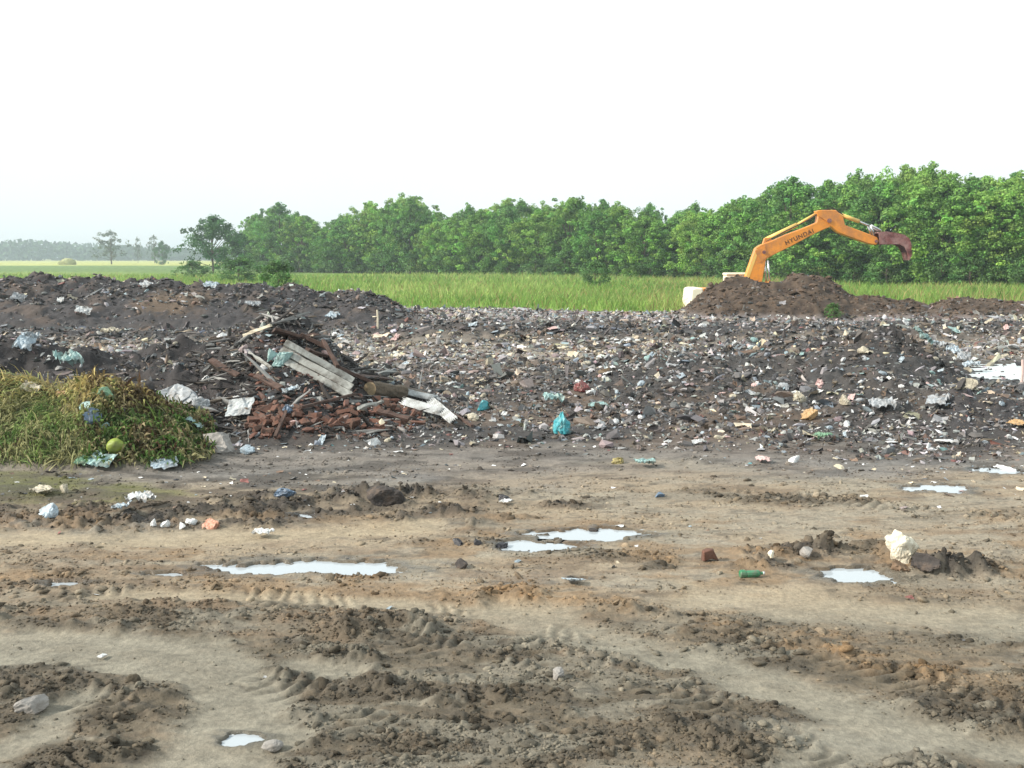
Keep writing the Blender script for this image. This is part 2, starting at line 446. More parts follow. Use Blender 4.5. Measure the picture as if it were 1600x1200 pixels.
def ground_colour(x, y, h, mounds, tr, rg, wet, lum, fine, pl):
    n1 = fbm(x * .5, y * 1.1, 4, 201); n2 = fbm(x * 2.3, y * 5, 4, 211); n3 = fbm(x * 8, y * 12, 3, 221, .6)
    c = lerp(np.broadcast_to(TAN, x.shape + (3,)), BROWN, sstep(.42, .68, n2) * .75)
    c = lerp(c, CLAY, sstep(.45, .62, fbm(x * .8, y * 2.4, 4, 231)) * .6)
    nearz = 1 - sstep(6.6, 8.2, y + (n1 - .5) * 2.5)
    c = lerp(c, OLIVE_SHADE, nearz * (.7 + .3 * sstep(.35, .6, n2)))  # shade over the near mud, put into its colour as a darker olive
    # grey ashy apron in front of the rubbish
    ap = sstep(11.2, 13.6, y + (n1 - .5) * 3 + .3 - .5 * sstep(-1.5, 2.5, x))
    c = lerp(c, ASH, ap * .75); c = lerp(c, BLACK, ap * sstep(.5, .7, n2) * .6)
    c = lerp(c, BROWN, (1 - ap) * sstep(.52, .62, n3) * .35)
    for (ln, hh, k), w in zip(ROUGH, rough_ws(x, y)):
        tgt = {'b': BROWN, 'o': ORANGE, 'd': DARK, 'k': BLACK}[k]
        c = lerp(c, tgt, w * ((.62 if k == 'k' else .42) + (.38 if k == 'k' else .5) * sstep(.35, .6, n3)))
    c = lerp(c, DARK, sstep(.45, .62, fbm(x * 1.3 + 4, y * 2.6, 4, 411, .6)) * nearz * .7)
    for mx_, my_, mr_ in ((60, 768, 1.0), (215, 772, .6), (20, 752, .8)):
        X_, Y_ = onz(mx_, my_); c = lerp(c, C(.13, .13, .05), (1 - sstep(.5, 1.2, np.hypot((x - X_) / mr_, (y - Y_) / (mr_ * .7)) + (n2 - .5) * 1.5)) * .8)
    c = lerp(c, BLACK, sstep(9.8, 10.4, y) * (1 - sstep(12.4, 13.6, y)) * (1 - sstep(-2.5, 0, x)) * sstep(.36, .6, n2) * .6)
    c = lerp(c, C(.24, .22, .175), sstep(.56, .66, fbm(x * 1.9 + 2, y * 4.5, 4, 414, .62)) * nearz * .6)
    c = lerp(c, C(.245, .165, .095), sstep(.5, .66, fbm(x * 1.4 + 7, y * 3, 4, 415, .62)) * (1 - nearz) * sstep(11.5, 9.5, y) * .7)
    c = lerp(c, C(.09, .08, .065), sstep(.60, .72, fbm(x * 6, y * 14, 3, 412, .6)) * .5)
    pale = lerp(np.broadcast_to(C(.31, .285, .225), x.shape + (3,)), C(.42, .345, .24), sstep(6.8, 8.4, y))  # close to us the track clay is duller, the same shade in its colour
    c = lerp(c, pale * .95, tr * .78)
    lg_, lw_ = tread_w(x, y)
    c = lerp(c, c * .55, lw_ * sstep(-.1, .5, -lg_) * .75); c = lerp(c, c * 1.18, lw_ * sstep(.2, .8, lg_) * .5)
    z = sstep(13.4, 15.2, y + (n1 - .5) * 3.2)
    tz = lerp(np.broadcast_to(TRASH, x.shape + (3,)), TRASHB, sstep(.48, .66, fbm(x * .9, y * .9, 4, 241)))
    band = sstep(24.5, 27, y) * (1 - sstep(31, 34, y))
    tz = lerp(tz, C(.27, .235, .195), band * .85 * sstep(.35, .55, n1 + .1 + .2 * (x < -5)))
    band2 = sstep(40, 43, y) * (1 - sstep(52, 56, y))
    tz = lerp(tz, C(.27, .235, .225), band2 * .8)
    dk = sstep(32, 34, y) * (1 - sstep(38, 41, y))
    tz = lerp(tz, C(.06, .058, .062), dk * .8)
    c = lerp(c, tz, z)
    def mw(k, s=.12): return sstep(0.02, s, mounds[k])
    c = lerp(c, lerp(np.broadcast_to(C(.055, .05, .052), x.shape + (3,)), C(.095, .074, .064), sstep(.5, .7, lum)), mw('far_rubbish', .3))
    x0, z0 = atY(290, 485, 43)
    op = 1 - sstep(.6, 1.1, np.hypot((x - x0) / 1.7, (y - 41.7) / 1.8) + (fine - .5))
    c = lerp(c, C(.14, .10, .068), op * .7)
    c = lerp(c, lerp(np.broadcast_to(C(.06, .042, .032), x.shape + (3,)), C(.105, .074, .053), sstep(.42, .62, fine)), mw('soil', .3))
    c = lerp(c, C(.04, .036, .037), mw('rubble', .2) * .9)
    c = lerp(c, C(.062, .06, .06), mw('right', .3) * .75 * (1 - sstep(.55, .7, fbm(x * .7, y * .7, 3, 251))))
    c = lerp(c, lerp(np.broadcast_to(C(.11, .125, .05), x.shape + (3,)), C(.10, .07, .035), sstep(.45, .6, fine)), mw('green', .15))
    c = lerp(c, C(.05, .047, .05), mw('pond_bank', .15) * .8)
    c = c * (1 - .5 * wet)[..., None]
    a = x / np.maximum(y, 1)
    fz = sstep(-.6, .6, y - field_edge(a) + (fbm(x * .8, y * .8, 3, 261) - .5) * 3)
    fc = lerp(np.broadcast_to(C(.17, .25, .06), x.shape + (3,)), C(.24, .31, .085), sstep(.4, .6, fbm(x * .05, y * .02, 4, 271)))
    fc = lerp(fc, C(.13, .20, .065), sstep(150, 220, y) * (1 - sstep(330, 380, y)))
    fc = lerp(fc, C(.40, .42, .13), sstep(330, 400, y))
    e = np.hypot((x - 12.2) / 3.5, (y - 53.2) / 3.6)
    fz = fz * sstep(.7, .9, e)
    c = lerp(c, fc, fz)
    c = c * (.66 + .44 * n3)[..., None] * (1 + .14 * fz[..., None])
    wetv = np.clip(np.maximum(wet, .55 * sstep(.5, .75, n1) * (1 - z)) * (1 - fz), 0, 1)
    return np.concatenate([c, wetv[..., None]], -1), fz

# ------------------------------------------------------------------ ground mesh
yy = [np.array([-40, -25, -14, -7, -3, 0, 2, 3.2, 4.0])]
py = np.arange(1235, 760, -1.3)
yy.append(onz(np.full(len(py), 800.), py)[1])
y_last = yy[-1][-1]
yy.append(np.arange(y_last + .05, 30, .056)); yy.append(np.arange(30.05, 50.5, .085)); yy.append(np.arange(50.7, 76, .35))
yy.append(76.5 * 1.06 ** np.arange(0, 66))
rows = np.concatenate(yy)
aa = np.concatenate([-(.56 * 1.11 ** np.arange(28, 0, -1)), np.linspace(-.56, .56, 500), .56 * 1.11 ** np.arange(1, 29)])
A, R = np.meshgrid(aa, rows)
GX = A * np.maximum(R, 4.0); GY = R.copy()
GX = GX + 0 * GX
h, mounds, tr, rg, wet, lum, fine, pl = height(GX, GY, True)
farflat = sstep(60, 90, GY)
h = h * (1 - farflat)
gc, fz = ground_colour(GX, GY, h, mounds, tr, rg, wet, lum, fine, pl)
nr, nc = GX.shape
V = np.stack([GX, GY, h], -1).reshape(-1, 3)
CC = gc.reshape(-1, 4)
idx = np.arange(nr * nc).reshape(nr, nc)
F = np.stack([idx[:-1, :-1], idx[:-1, 1:], idx[1:, 1:], idx[1:, :-1]], -1).reshape(-1, 4)
def fc_(m): return (.25 * (m[:-1, :-1] + m[:-1, 1:] + m[1:, 1:] + m[1:, :-1])).reshape(-1)
lab = np.zeros(len(F), int)
names = ['far_rubbish', 'soil', 'rubble', 'green', 'right']
fy = fc_(GY); fa = fc_(A)
for i, k in enumerate(names):
    m = fc_(mounds[k])
    lab = np.where((m > (.16 if k != 'right' else .22)) & (fc_(fz) < .5), i + 1, lab)
lab = np.where((fc_(fz) >= .5), 9, lab)
def sub(name, sel, m, **kw):
    f = F[sel]
    used, inv = np.unique(f, return_inverse=True)
    me = np_mesh(name, V[used], inv.reshape(-1, 4), CC[used], True)
    return link(name, me, m, **kw)
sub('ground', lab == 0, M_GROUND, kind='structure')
sub('field', lab == 9, M_FIELD, kind='structure')
sub('rubbish_mound', lab == 1, M_GROUND, label='long dark mound of dumped earth and rubbish at the left, before the meadow', cat='mound')
sub('soil_mound', lab == 2, M_GROUND, label='brown soil heap in front of the orange excavator', cat='soil heap')
sub('rubble_heap', lab == 3, M_GROUND, label='dark rubbish heap with planks and broken bricks, behind the green cuttings', cat='rubbish heap')
sub('green_waste_heap', lab == 4, M_GROUND, label='heap of green and straw coloured garden cuttings at the left edge', cat='compost heap')
sub('rubbish_heap', lab == 5, M_GROUND, label='low broad grey rubbish heap beside the pond at the right', cat='rubbish heap')

# water sheets
def water(cx, cy, rx, ry, name='puddle'):
    n = 48
    t = np.linspace(0, 2 * np.pi, n, endpoint=False)
    r = 1.5
    X = cx + np.cos(t) * rx * r; Y = cy + np.sin(t) * ry * r
    vs = [(cx, cy, WL)] + [(a, b_, WL) for a, b_ in zip(X, Y)]
    me = bpy.data.meshes.new(name)
    me.from_pydata(vs, [], [(0, i + 1, (i + 1) % n + 1) for i in range(n)])
    link(name, me, M_POND if name == 'pond' else M_WATER, kind='structure')
for i, (cx, cy, rx, ry) in enumerate(PW):
    water(cx, cy, rx, ry, 'pond' if i == 8 else 'puddle')

# ------------------------------------------------------------------ scatter machinery
def ico(sub_=0):
    p = (1 + 5 ** .5) / 2
    v = np.array([(-1,p,0),(1,p,0),(-1,-p,0),(1,-p,0),(0,-1,p),(0,1,p),(0,-1,-p),(0,1,-p),(p,0,-1),(p,0,1),(-p,0,-1),(-p,0,1)], float)
    v /= np.linalg.norm(v[0])
    f = np.array([(0,11,5),(0,5,1),(0,1,7),(0,7,10),(0,10,11),(1,5,9),(5,11,4),(11,10,2),(10,7,6),(7,1,8),(3,9,4),(3,4,2),(3,2,6),(3,6,8),(3,8,9),(4,9,5),(2,4,11),(6,2,10),(8,6,7),(9,8,1)])
    for _ in range(sub_):
        cache = {}; v = list(map(tuple, v)); nf = []
        def mid(a, b_):
            k = (min(a, b_), max(a, b_))
            if k not in cache:
                m = (np.array(v[a]) + np.array(v[b_])) / 2; m /= np.linalg.norm(m); cache[k] = len(v); v.append(tuple(m))
            return cache[k]
        for a, b_, c in f:
            ab, bc, ca = mid(a, b_), mid(b_, c), mid(c, a)
            nf += [(a, ab, ca), (b_, bc, ab), (c, ca, bc), (ab, bc, ca)]
        f = np.array(nf); v = np.array(v)
    return np.array(v), f

def rot_mats(n, tilt, r):
    """random yaw, then a tilt up to `tilt` about a random level axis"""
    yaw = r.uniform(0, 2 * np.pi, n); th = tilt * r.normal(0, 1, n); ph = r.uniform(0, 2 * np.pi, n)
    ax = np.stack([np.cos(ph), np.sin(ph), np.zeros(n)], -1)
    K = np.zeros((n, 3, 3))
    K[:, 0, 1] = -ax[:, 2]; K[:, 0, 2] = ax[:, 1]; K[:, 1, 0] = ax[:, 2]; K[:, 1, 2] = -ax[:, 0]; K[:, 2, 0] = -ax[:, 1]; K[:, 2, 1] = ax[:, 0]
    Rt = np.eye(3) + np.sin(th)[:, None, None] * K + (1 - np.cos(th))[:, None, None] * (K @ K)
    Z = np.zeros((n, 3, 3)); Z[:, 0, 0] = np.cos(yaw); Z[:, 0, 1] = -np.sin(yaw); Z[:, 1, 0] = np.sin(yaw); Z[:, 1, 1] = np.cos(yaw); Z[:, 2, 2] = 1
    return Rt @ Z

def scatter(templates, P, S, Rm, col, r):
    """templates: list of (verts, faces) of one face size. P positions, S (n,3) scales"""
    n = len(P); t = r.integers(0, len(templates), n)
    Vs, Fs, Cs = [], [], []; off = 0
    for k, (tv, tf) in enumerate(templates):
        s = np.where(t == k)[0]
        if not len(s): continue
        v = tv[None] * S[s][:, None, :]
        v = np.einsum('nij,nvj->nvi', Rm[s], v) + P[s][:, None, :]
        Vs.append(v.reshape(-1, 3))
        Fs.append((tf[None] + (np.arange(len(s)) * len(tv))[:, None, None] + off).reshape(-1, tf.shape[1]))
        Cs.append(np.repeat(col[s], len(tv), 0)); off += len(s) * len(tv)
    return np.concatenate(Vs), np.concatenate(Fs), np.concatenate(Cs)

def sheet_t(r, n=3, crump=.28):
    g = np.linspace(-.5, .5, n)
    X, Y = np.meshgrid(g, g)
    v = np.stack([X, Y, np.zeros_like(X)], -1).reshape(-1, 3)
    v[:, :2] += r.normal(0, .09, (len(v), 2)); v[:, 2] += r.normal(0, crump * .6, len(v))
    i = np.arange(n * n).reshape(n, n)
    f = np.stack([i[:-1, :-1], i[:-1, 1:], i[1:, 1:], i[1:, :-1]], -1).reshape(-1, 4)
    tri = np.concatenate([f[:, [0, 1, 2]], f[:, [0, 2, 3]]])
    return v, tri
V12, F20 = ico()
def chunk_t(r, j=.25):
    v = V12 * .5 * (1 + r.normal(0, j, (12, 1))) * np.array([1, .8, .6])
    return v, F20
SHEETS = [sheet_t(rng) for _ in range(14)]
CHUNKS = [chunk_t(rng) for _ in range(12)]
V6 = np.array([(1,0,0),(-1,0,0),(0,1,0),(0,-1,0),(0,0,1),(0,0,-1)], float)
F8 = np.array([(0,2,4),(2,1,4),(1,3,4),(3,0,4),(2,0,5),(1,2,5),(3,1,5),(0,3,5)])
PEBBLES = [((V6 + rng.normal(0, .3, (6, 3))) * .5 * np.array([1, .85, .7]), F8) for _ in range(16)]
BIGCLODS = []
v42, f80 = ico(1)
for k in range(10):
    r_ = np.random.default_rng(k)
    q = 1 + .35 * (vn(v42[:, 0] * 1.7 + 9 + k * 5, v42[:, 1] * 1.7 + v42[:, 2] * 1.3 + 3, k) - .5) * 2 + r_.normal(0, .06, len(v42))
    BIGCLODS.append((v42 * .5 * q[:, None] * np.array([1, .85, .65]), f80))

def samp(n, y0, y1, amax=.58, r=rng, power=1.0):
    Y = y0 + (y1 - y0) * r.random(n) ** power
    a = r.uniform(-amax, amax, n)
    return a * Y, Y

# ------------------------------------------------------------------ soil clods on the mud
def clods():
    r = np.random.default_rng(21)
    x, y = samp(190000, 4.9, 14.5, .56, r, 1.5)
    h_, mo, tr_, rg_, wet_, lu, fi, p_ = height(x, y, True)
    n2 = fbm(x * 1.6, y * 3.2, 4, 301, .6)
    dens = .06 + .62 * rg_ ** 1.4 + .5 * sstep(.45, .62, n2)
    dens *= (1 - .93 * tr_) * (1 - wet_ * .8)
    keep = r.random(len(x)) < dens * .62
    x, y, h_, rg_ = x[keep], y[keep], h_[keep], rg_[keep]
    col, _ = ground_colour(x, y, h_, {k: m[keep] for k, m in mo.items()}, tr_[keep], rg_, wet_[keep], lu[keep], fi[keep], p_[keep])
    col = col[:, :3] * r.uniform(.42, 1.3, (len(x), 1))
    s = np.exp(r.normal(math.log(.0125), .55, len(x))) * (1 + .5 * rg_) * (y / 8) ** .5
    s = np.clip(s, .005, .075)
    S = np.stack([s * r.uniform(.8, 1.6, len(x)), s * r.uniform(.8, 1.4, len(x)), s * r.uniform(.6, 1.1, len(x))], -1)
    big = s > .042
    for nm, sel, tt in (('mud_clods', ~big & (s < .016), PEBBLES), ('medium_mud_clods', ~big & (s >= .016), PEBBLES if False else CHUNKS), ('large_mud_clods', big, BIGCLODS)):
        P = np.stack([x, y, h_ + s * .02], -1)[sel]
        Vv, Ff, Cv = scatter(tt, P, S[sel], rot_mats(sel.sum(), .5, r), col[sel], r)
        link('mud_clods', np_mesh(nm, Vv, Ff, Cv, True), M_CLOD, kind='stuff')
clods()
def mound_clods():
    r = np.random.default_rng(23)
    y = r.uniform(41, 50, 16000); a = r.uniform(-.56, .58, 16000); x = a * y
    h_, mo, *_ = height(x, y, True)
    m = np.maximum(mo['soil'] * 1.0, mo['far_rubbish'] * .8)
    k = (m > .12) & (r.random(len(x)) < .5)
    x, y, h_ = x[k], y[k], h_[k]; so = mo['soil'][k] > .1; n = len(x)
    s = np.clip(np.exp(r.normal(math.log(.10), .5, n)), .04, .42)
    col = np.where(so[:, None], C(.08, .056, .04), C(.055, .049, .048)) * r.uniform(.5, 1.7, (n, 1))
    S = np.stack([s * r.uniform(.8, 1.5, n), s * r.uniform(.8, 1.4, n), s * r.uniform(.6, 1.1, n)], -1)
    Vv, Ff, Cv = scatter(CHUNKS, np.stack([x, y, h_ + s * .1], -1), S, rot_mats(n, .5, r), col, r)
    link('earth_clods', np_mesh('earth_clods', Vv, Ff, Cv, False), M_CLOD, kind='stuff')
mound_clods()

# ------------------------------------------------------------------ rubbish litter
WHITE, GREYL, GREYD, BLUEG, CREAM, RUST, REDD, TEAL, PINK, NIGHT = [C(*q) for q in
    [(.72,.72,.72),(.36,.36,.36),(.13,.13,.135),(.26,.32,.36),(.62,.54,.40),(.21,.14,.10),(.22,.09,.08),(.14,.36,.39),(.34,.27,.27),(.03,.03,.033)]]
PAL = np.stack([WHITE, GREYL, GREYD, BLUEG, CREAM, RUST, REDD, TEAL, PINK, NIGHT, C(.14,.11,.085)])
def litter():
    r = np.random.default_rng(31)
    x, y = samp(150000, 13.2, 54, .57, r, 1.1)
    h_, mo, tr_, rg_, wet_, lu, fi, p_ = height(x, y, True)
    n1 = fbm(x * .5, y * 1.1, 4, 201); n4 = fbm(x * 1.6, y * 1.6, 3, 311); n5 = fbm(x * .35, y * .6, 3, 321)
    a = x / y
    z = sstep(13.6, 15.6, y + (n1 - .5) * 3.2)
    dens = z * (.45 + .55 * sstep(.35, .6, n4))
    leftdark = sstep(.1, .4, mo['rubble']) * (1 - sstep(-.30, -.22, x / y)); fr = sstep(.02, .3, mo['far_rubbish']); so = sstep(.02, .3, mo['soil']); gr = sstep(.03, .12, mo['green'])
    ri = sstep(.02, .2, mo['right']); rb = sstep(.02, .2, mo['rubble'])
    dens = dens * (1 - .45 * fr) * (1 - .8 * so) * (1 - .93 * gr)
    dens *= 1 - .35 * leftdark
    dens *= .62 + .75 * sstep(.4, .6, fbm(x * .55 + 5, y * .8, 3, 371))
    dens *= (y < field_edge(a) + .5 + (n4 - .5) * 3)
    strip = sstep(36.5, 38, y) * (1 - sstep(40.5, 42, y)) * (a < 0)
    dens *= 1 - .6 * strip
    dens *= 1 - .9 * (wet_ > .4)
    keep = r.random(len(x)) < dens * 1.1
    idx_ = np.where(keep)[0]
    x, y, h_, n4, n5, fr, so, ri, rb, a = [q[idx_] for q in (x, y, h_, n4, n5, fr, so, ri, rb, a)]
    n = len(x)
    base = np.array([.085, .17, .27, .065, .04, .08, .012, .002, .045, .08, .20])
    W = np.tile(base, (n, 1))
    band = (sstep(24.5, 26.5, y) * (1 - sstep(31, 34, y)) * sstep(.38, .55, n5 + .07))[:, None]
    band2 = (sstep(41, 43, y) * (1 - fr) * (1 - so))[:, None]
    W += band * np.array([.13, .2, -.15, 0, .34, .06, 0, 0, .1, -.1, .05])
    W += band2 * np.array([.12, .3, -.1, .05, .08, 0, 0, 0, .22, -.1, 0])
    dk = (sstep(32, 34, y) * (1 - sstep(38, 41, y)))[:, None]
    W += dk * np.array([-.03, -.05, .3, .05, -.02, 0, 0, 0, 0, .3, 0])
    rr = np.maximum(ri, rb)[:, None]
    W += rr * np.array([.05, .03, .05, .1, .01, .0, .0, .002, 0, .05, 0]) * (n4[:, None] > .5)
    W += fr[:, None] * np.array([-.025, -.04, .2, .06, -.02, .02, .02, 0, .02, .1, .1])
    W += so[:, None] * np.array([-.03, -.08, .05, -.05, -.02, .3, .0, 0, .0, 0, .5])
    clu = fbm(x * 1.1 + 8, y * 1.6, 4, 377, .6); cl2 = fbm(x * .7 + 2, y * 1.1, 3, 378)
    W[:, 0] *= .25 + 3.2 * sstep(.48, .66, clu); W[:, 1] *= .5 + 1.3 * sstep(.42, .62, clu); W[:, 4] *= .4 + 2.4 * sstep(.5, .64, cl2)
    W[:, 9] *= .5 + 2.5 * sstep(.52, .38, clu); W[:, 5] *= .5 + 2.2 * sstep(.52, .66, cl2); W[:, 8] *= .5 + 1.5 * sstep(.5, .4, cl2)
    W = np.clip(W, 0.0005, None); W /= W.sum(1, keepdims=True)
    k = (r.random(n)[:, None] > np.cumsum(W, 1)).sum(1).clip(0, len(PAL) - 1)
    col = PAL[k] * r.uniform(.45, 1.15, (n, 1)) * (1 + r.normal(0, .04, (n, 3)))
    soil = np.clip(r.normal(.27, .2, (n, 1)), 0, .8) * (1 - .45 * band2) * (1 - .3 * band); col = col * (1 - soil) + C(.10, .082, .07) * soil
    col = np.clip(col, .015, .85)
    s = np.exp(r.normal(math.log(.040), .58, n)) * (y / 18) ** .75
    s = np.clip(s, .022, .26) * np.where(k == 0, .9, 1)
    kind = r.random(n)
    sh = (kind < .5) & (k != 9) & (k != 10)
    el = np.exp(r.normal(0, .35, n))
    S = np.stack([s * el * 1.25, s / el * 1.25, s * np.where(sh, 1.1, .95)], -1)
    P = np.stack([x, y, h_ + s * .12], -1)
    for nm, sel, tt, m in (('litter', sh, SHEETS, M_LITTER), ('litter', ~sh & (s > .085), CHUNKS, M_LITTER), ('litter', ~sh & (s <= .085), PEBBLES, M_LITTER)):
        Vv, Ff, Cv = scatter(tt, P[sel], S[sel], rot_mats(sel.sum(), .75, r), col[sel], r)
        link(nm, np_mesh(nm, Vv, Ff, Cv, False), m, kind='stuff')
    # thin scatter of scraps over the mud flat
    x, y = samp(2600, 6.2, 14.5, .56, r, .7)
    n4 = fbm(x * .6, y * 1.4, 3, 331)
    keep = (r.random(len(x)) < sstep(.4, .7, n4) * (.08 + .92 * sstep(9.0, 13.5, y)))
    x, y = x[keep], y[keep]; n = len(x)
    h_ = height(x, y)
    k = r.choice(len(PAL), n, p=[.2, .17, .12, .08, .1, .08, .02, .01, .05, .09, .08])
    col = PAL[k] * r.uniform(.7, 1.15, (n, 1))
    s = np.clip(np.exp(r.normal(math.log(.03), .45, n)), .012, .09)
    S = np.stack([s * 1.3, s, s * .55], -1)
    Vv, Ff, Cv = scatter(SHEETS, np.stack([x, y, h_ + s * .12], -1), S, rot_mats(n, .3, r), col, r)
    link('litter', np_mesh('mud_litter', Vv, Ff, Cv, False), M_LITTER, kind='stuff')
litter()

# ------------------------------------------------------------------ cuttings on the green heap
def cuttings():
    r = np.random.default_rng(41)
    x, y = samp(75000, 12.4, 16.2, .56, r)
    s_ = x / y < -.28; x, y = x[s_], y[s_]
    h_, mo, *_ = height(x, y, True)
    k_ = mo['green'] > .05
    x, y, h_, m = x[k_], y[k_], h_[k_], mo['green'][k_]
    n = len(x); px = 800 + FPX * x / y
    tone = fbm(x * 2.2, y * 2.2, 3, 341); rnd = r.random(n)
    col = np.where((rnd < .5)[:, None], C(.19, .28, .08), C(.32, .37, .15))
    mixz = sstep(105, 150, px + (tone - .5) * 60)
    col = lerp(col, np.where((rnd < .55)[:, None], C(.11, .19, .045), np.where((rnd < .7)[:, None], C(.22, .20, .09), C(.13, .08, .045))), mixz)
    top = sstep(.45, .78, m + (tone - .5) * .5)
    col = lerp(col, C(.60, .46, .20), top * .75 * (rnd < .8))
    patch = fbm(x * 4, y * 4, 3, 345, .6)
    col = lerp(col, C(.06, .13, .03), (patch > .58) * .7); col = lerp(col, C(.09, .06, .035), (patch < .40) * mixz * .8); col = lerp(col, C(.40, .34, .19), (fbm(x * 5 + 4, y * 5, 2, 346) > .62) * .6)
    col = col * r.uniform(.55, 1.3, (n, 1))
    L_ = np.exp(r.normal(math.log(.14), .5, n)) * (1 - .3 * mixz); w = r.uniform(.004, .010, n) * (1 + .9 * mixz)
    flow = fbm(x * 2.5, y * 2.5, 2, 343) * 6; ph = -np.pi / 2 + (flow - 3) * .7 + r.normal(0, .6, n); el = r.normal(-.1, .6, n)
    d = np.stack([np.cos(ph) * np.cos(el), np.sin(ph) * np.cos(el), np.sin(el)], -1)
    sd_ = np.stack([-np.sin(ph), np.cos(ph), r.normal(0, .4, n)], -1)
    P = np.stack([x, y, h_ + r.uniform(.0, .07, n)], -1)
    mid = P + d * (L_ * .5)[:, None] + np.array([0, 0, .03]); end = P + d * L_[:, None] - np.array([0, 0, .02])
    Vv = np.stack([P - sd_ * w[:, None], P + sd_ * w[:, None], mid + sd_ * w[:, None], mid - sd_ * w[:, None], end], 1)
    b_ = (np.arange(n) * 5)[:, None]
    Ff = np.concatenate([b_ + np.array([0, 1, 2]), b_ + np.array([0, 2, 3]), b_ + np.array([3, 2, 4])])
    link('garden_cuttings', np_mesh('garden_cuttings', Vv.reshape(-1, 3), Ff, np.repeat(col, 5, 0)), M_BLADE, kind='stuff')
cuttings()

# ------------------------------------------------------------------ meadow grass
def grass():
    r = np.random.default_rng(51)
    n = 125000
    Y = 47.5 + 95 * r.random(n) ** 1.7
    a = r.uniform(-.62, .62, n)
    x, y = a * Y, Y
    e = np.hypot((x - 12.2) / 3.5, (y - 53.2) / 3.6)
    ed = field_edge(a) + (fbm(x * .8, y * .8, 3, 261) - .5) * 3
    keep = (y > ed) & ((e > .93)) & (r.random(n) < .35 + .65 * sstep(.3, .5, fbm(x * .5, y * .5, 3, 351)))
    x, y, a = x[keep], y[keep], a[keep]; n = len(x)
    h_ = height(x, y) * (1 - sstep(60, 90, y))
    patch = fbm(x * .12, y * .12, 3, 361); pt2 = fbm(x * .9, y * .9, 2, 371)
    px = 800 + FPX * a
    col = lerp(np.tile(C(.24, .38, .085), (n, 1)), C(.38, .48, .15), sstep(.35, .65, patch) * (.4 + .6 * (fbm(x * .3, y * .15, 3, 362) > .45)))
    col = lerp(col, C(.13, .25, .055), sstep(.5, .62, fbm(x * .07 + 3, y * .2, 3, 363)) * .7)
    col = lerp(col, C(.15, .27, .06), sstep(.5, .7, pt2) * .7)
    dry = r.random(n) < (.12 + .22 * sstep(930, 1050, px) * sstep(.45, .6, patch + .08))
    col = np.where(dry[:, None], C(.36, .30, .13), col) * r.uniform(.7, 1.25, (n, 1))
    reed = sstep(1290, 1340, px) * (1 - sstep(1560, 1700, px)) * (y < 64)
    hh = r.uniform(.35, .85, n) * (.6 + .8 * patch) * (1 + .55 * reed * (r.random(n) < .35)) * (1 - .5 * (px < 640) * (y < 80)) * sstep(-1, 3.5, y - (field_edge(a) - .2))
    hh = np.maximum(hh, .12)
    w = r.uniform(.018, .04, n) * (y / 60) ** .7
    ph = r.uniform(0, np.pi, n)
    sx = np.stack([np.cos(ph), np.sin(ph) * .5, np.zeros(n)], -1) * w[:, None]
    P = np.stack([x, y, h_ - .02], -1)
    lean = np.stack([r.normal(.03, .17, n), r.normal(0, .1, n), np.ones(n)], -1)
    mid = P + lean * (hh * .55)[:, None]
    tip = P + lean * np.array([2.2, 2.2, 1]) * hh[:, None]
    Vv = np.stack([P - sx, P + sx, mid + sx * .8, mid - sx * .8, tip], 1)
    b_ = (np.arange(n) * 5)[:, None]
    Ff = np.concatenate([b_ + np.array([0, 1, 2]), b_ + np.array([0, 2, 3]), b_ + np.array([3, 2, 4])])
    link('grass', np_mesh('grass', Vv.reshape(-1, 3), Ff, np.repeat(col, 5, 0)), M_BLADE, kind='stuff')
grass()

# ------------------------------------------------------------------ trees
def tube(pts, rads, n=7):
    vs, fs = [], []
    pts = [np.array(p, float) for p in pts]
    for i, p in enumerate(pts):
        d = pts[min(i + 1, len(pts) - 1)] - pts[max(i - 1, 0)]; d /= np.linalg.norm(d) + 1e-9
        u = np.cross(d, [0, 1, 0] if abs(d[1]) < .9 else [1, 0, 0]); u /= np.linalg.norm(u); w = np.cross(d, u)
        for k in range(n):
            t = 2 * math.pi * k / n
            vs.append(p + rads[i] * (math.cos(t) * u + math.sin(t) * w))
    for i in range(len(pts) - 1):
        for k in range(n):
            a_, b_ = i * n + k, i * n + (k + 1) % n
            fs.append((a_, b_, b_ + n, a_ + n))
    return vs, fs

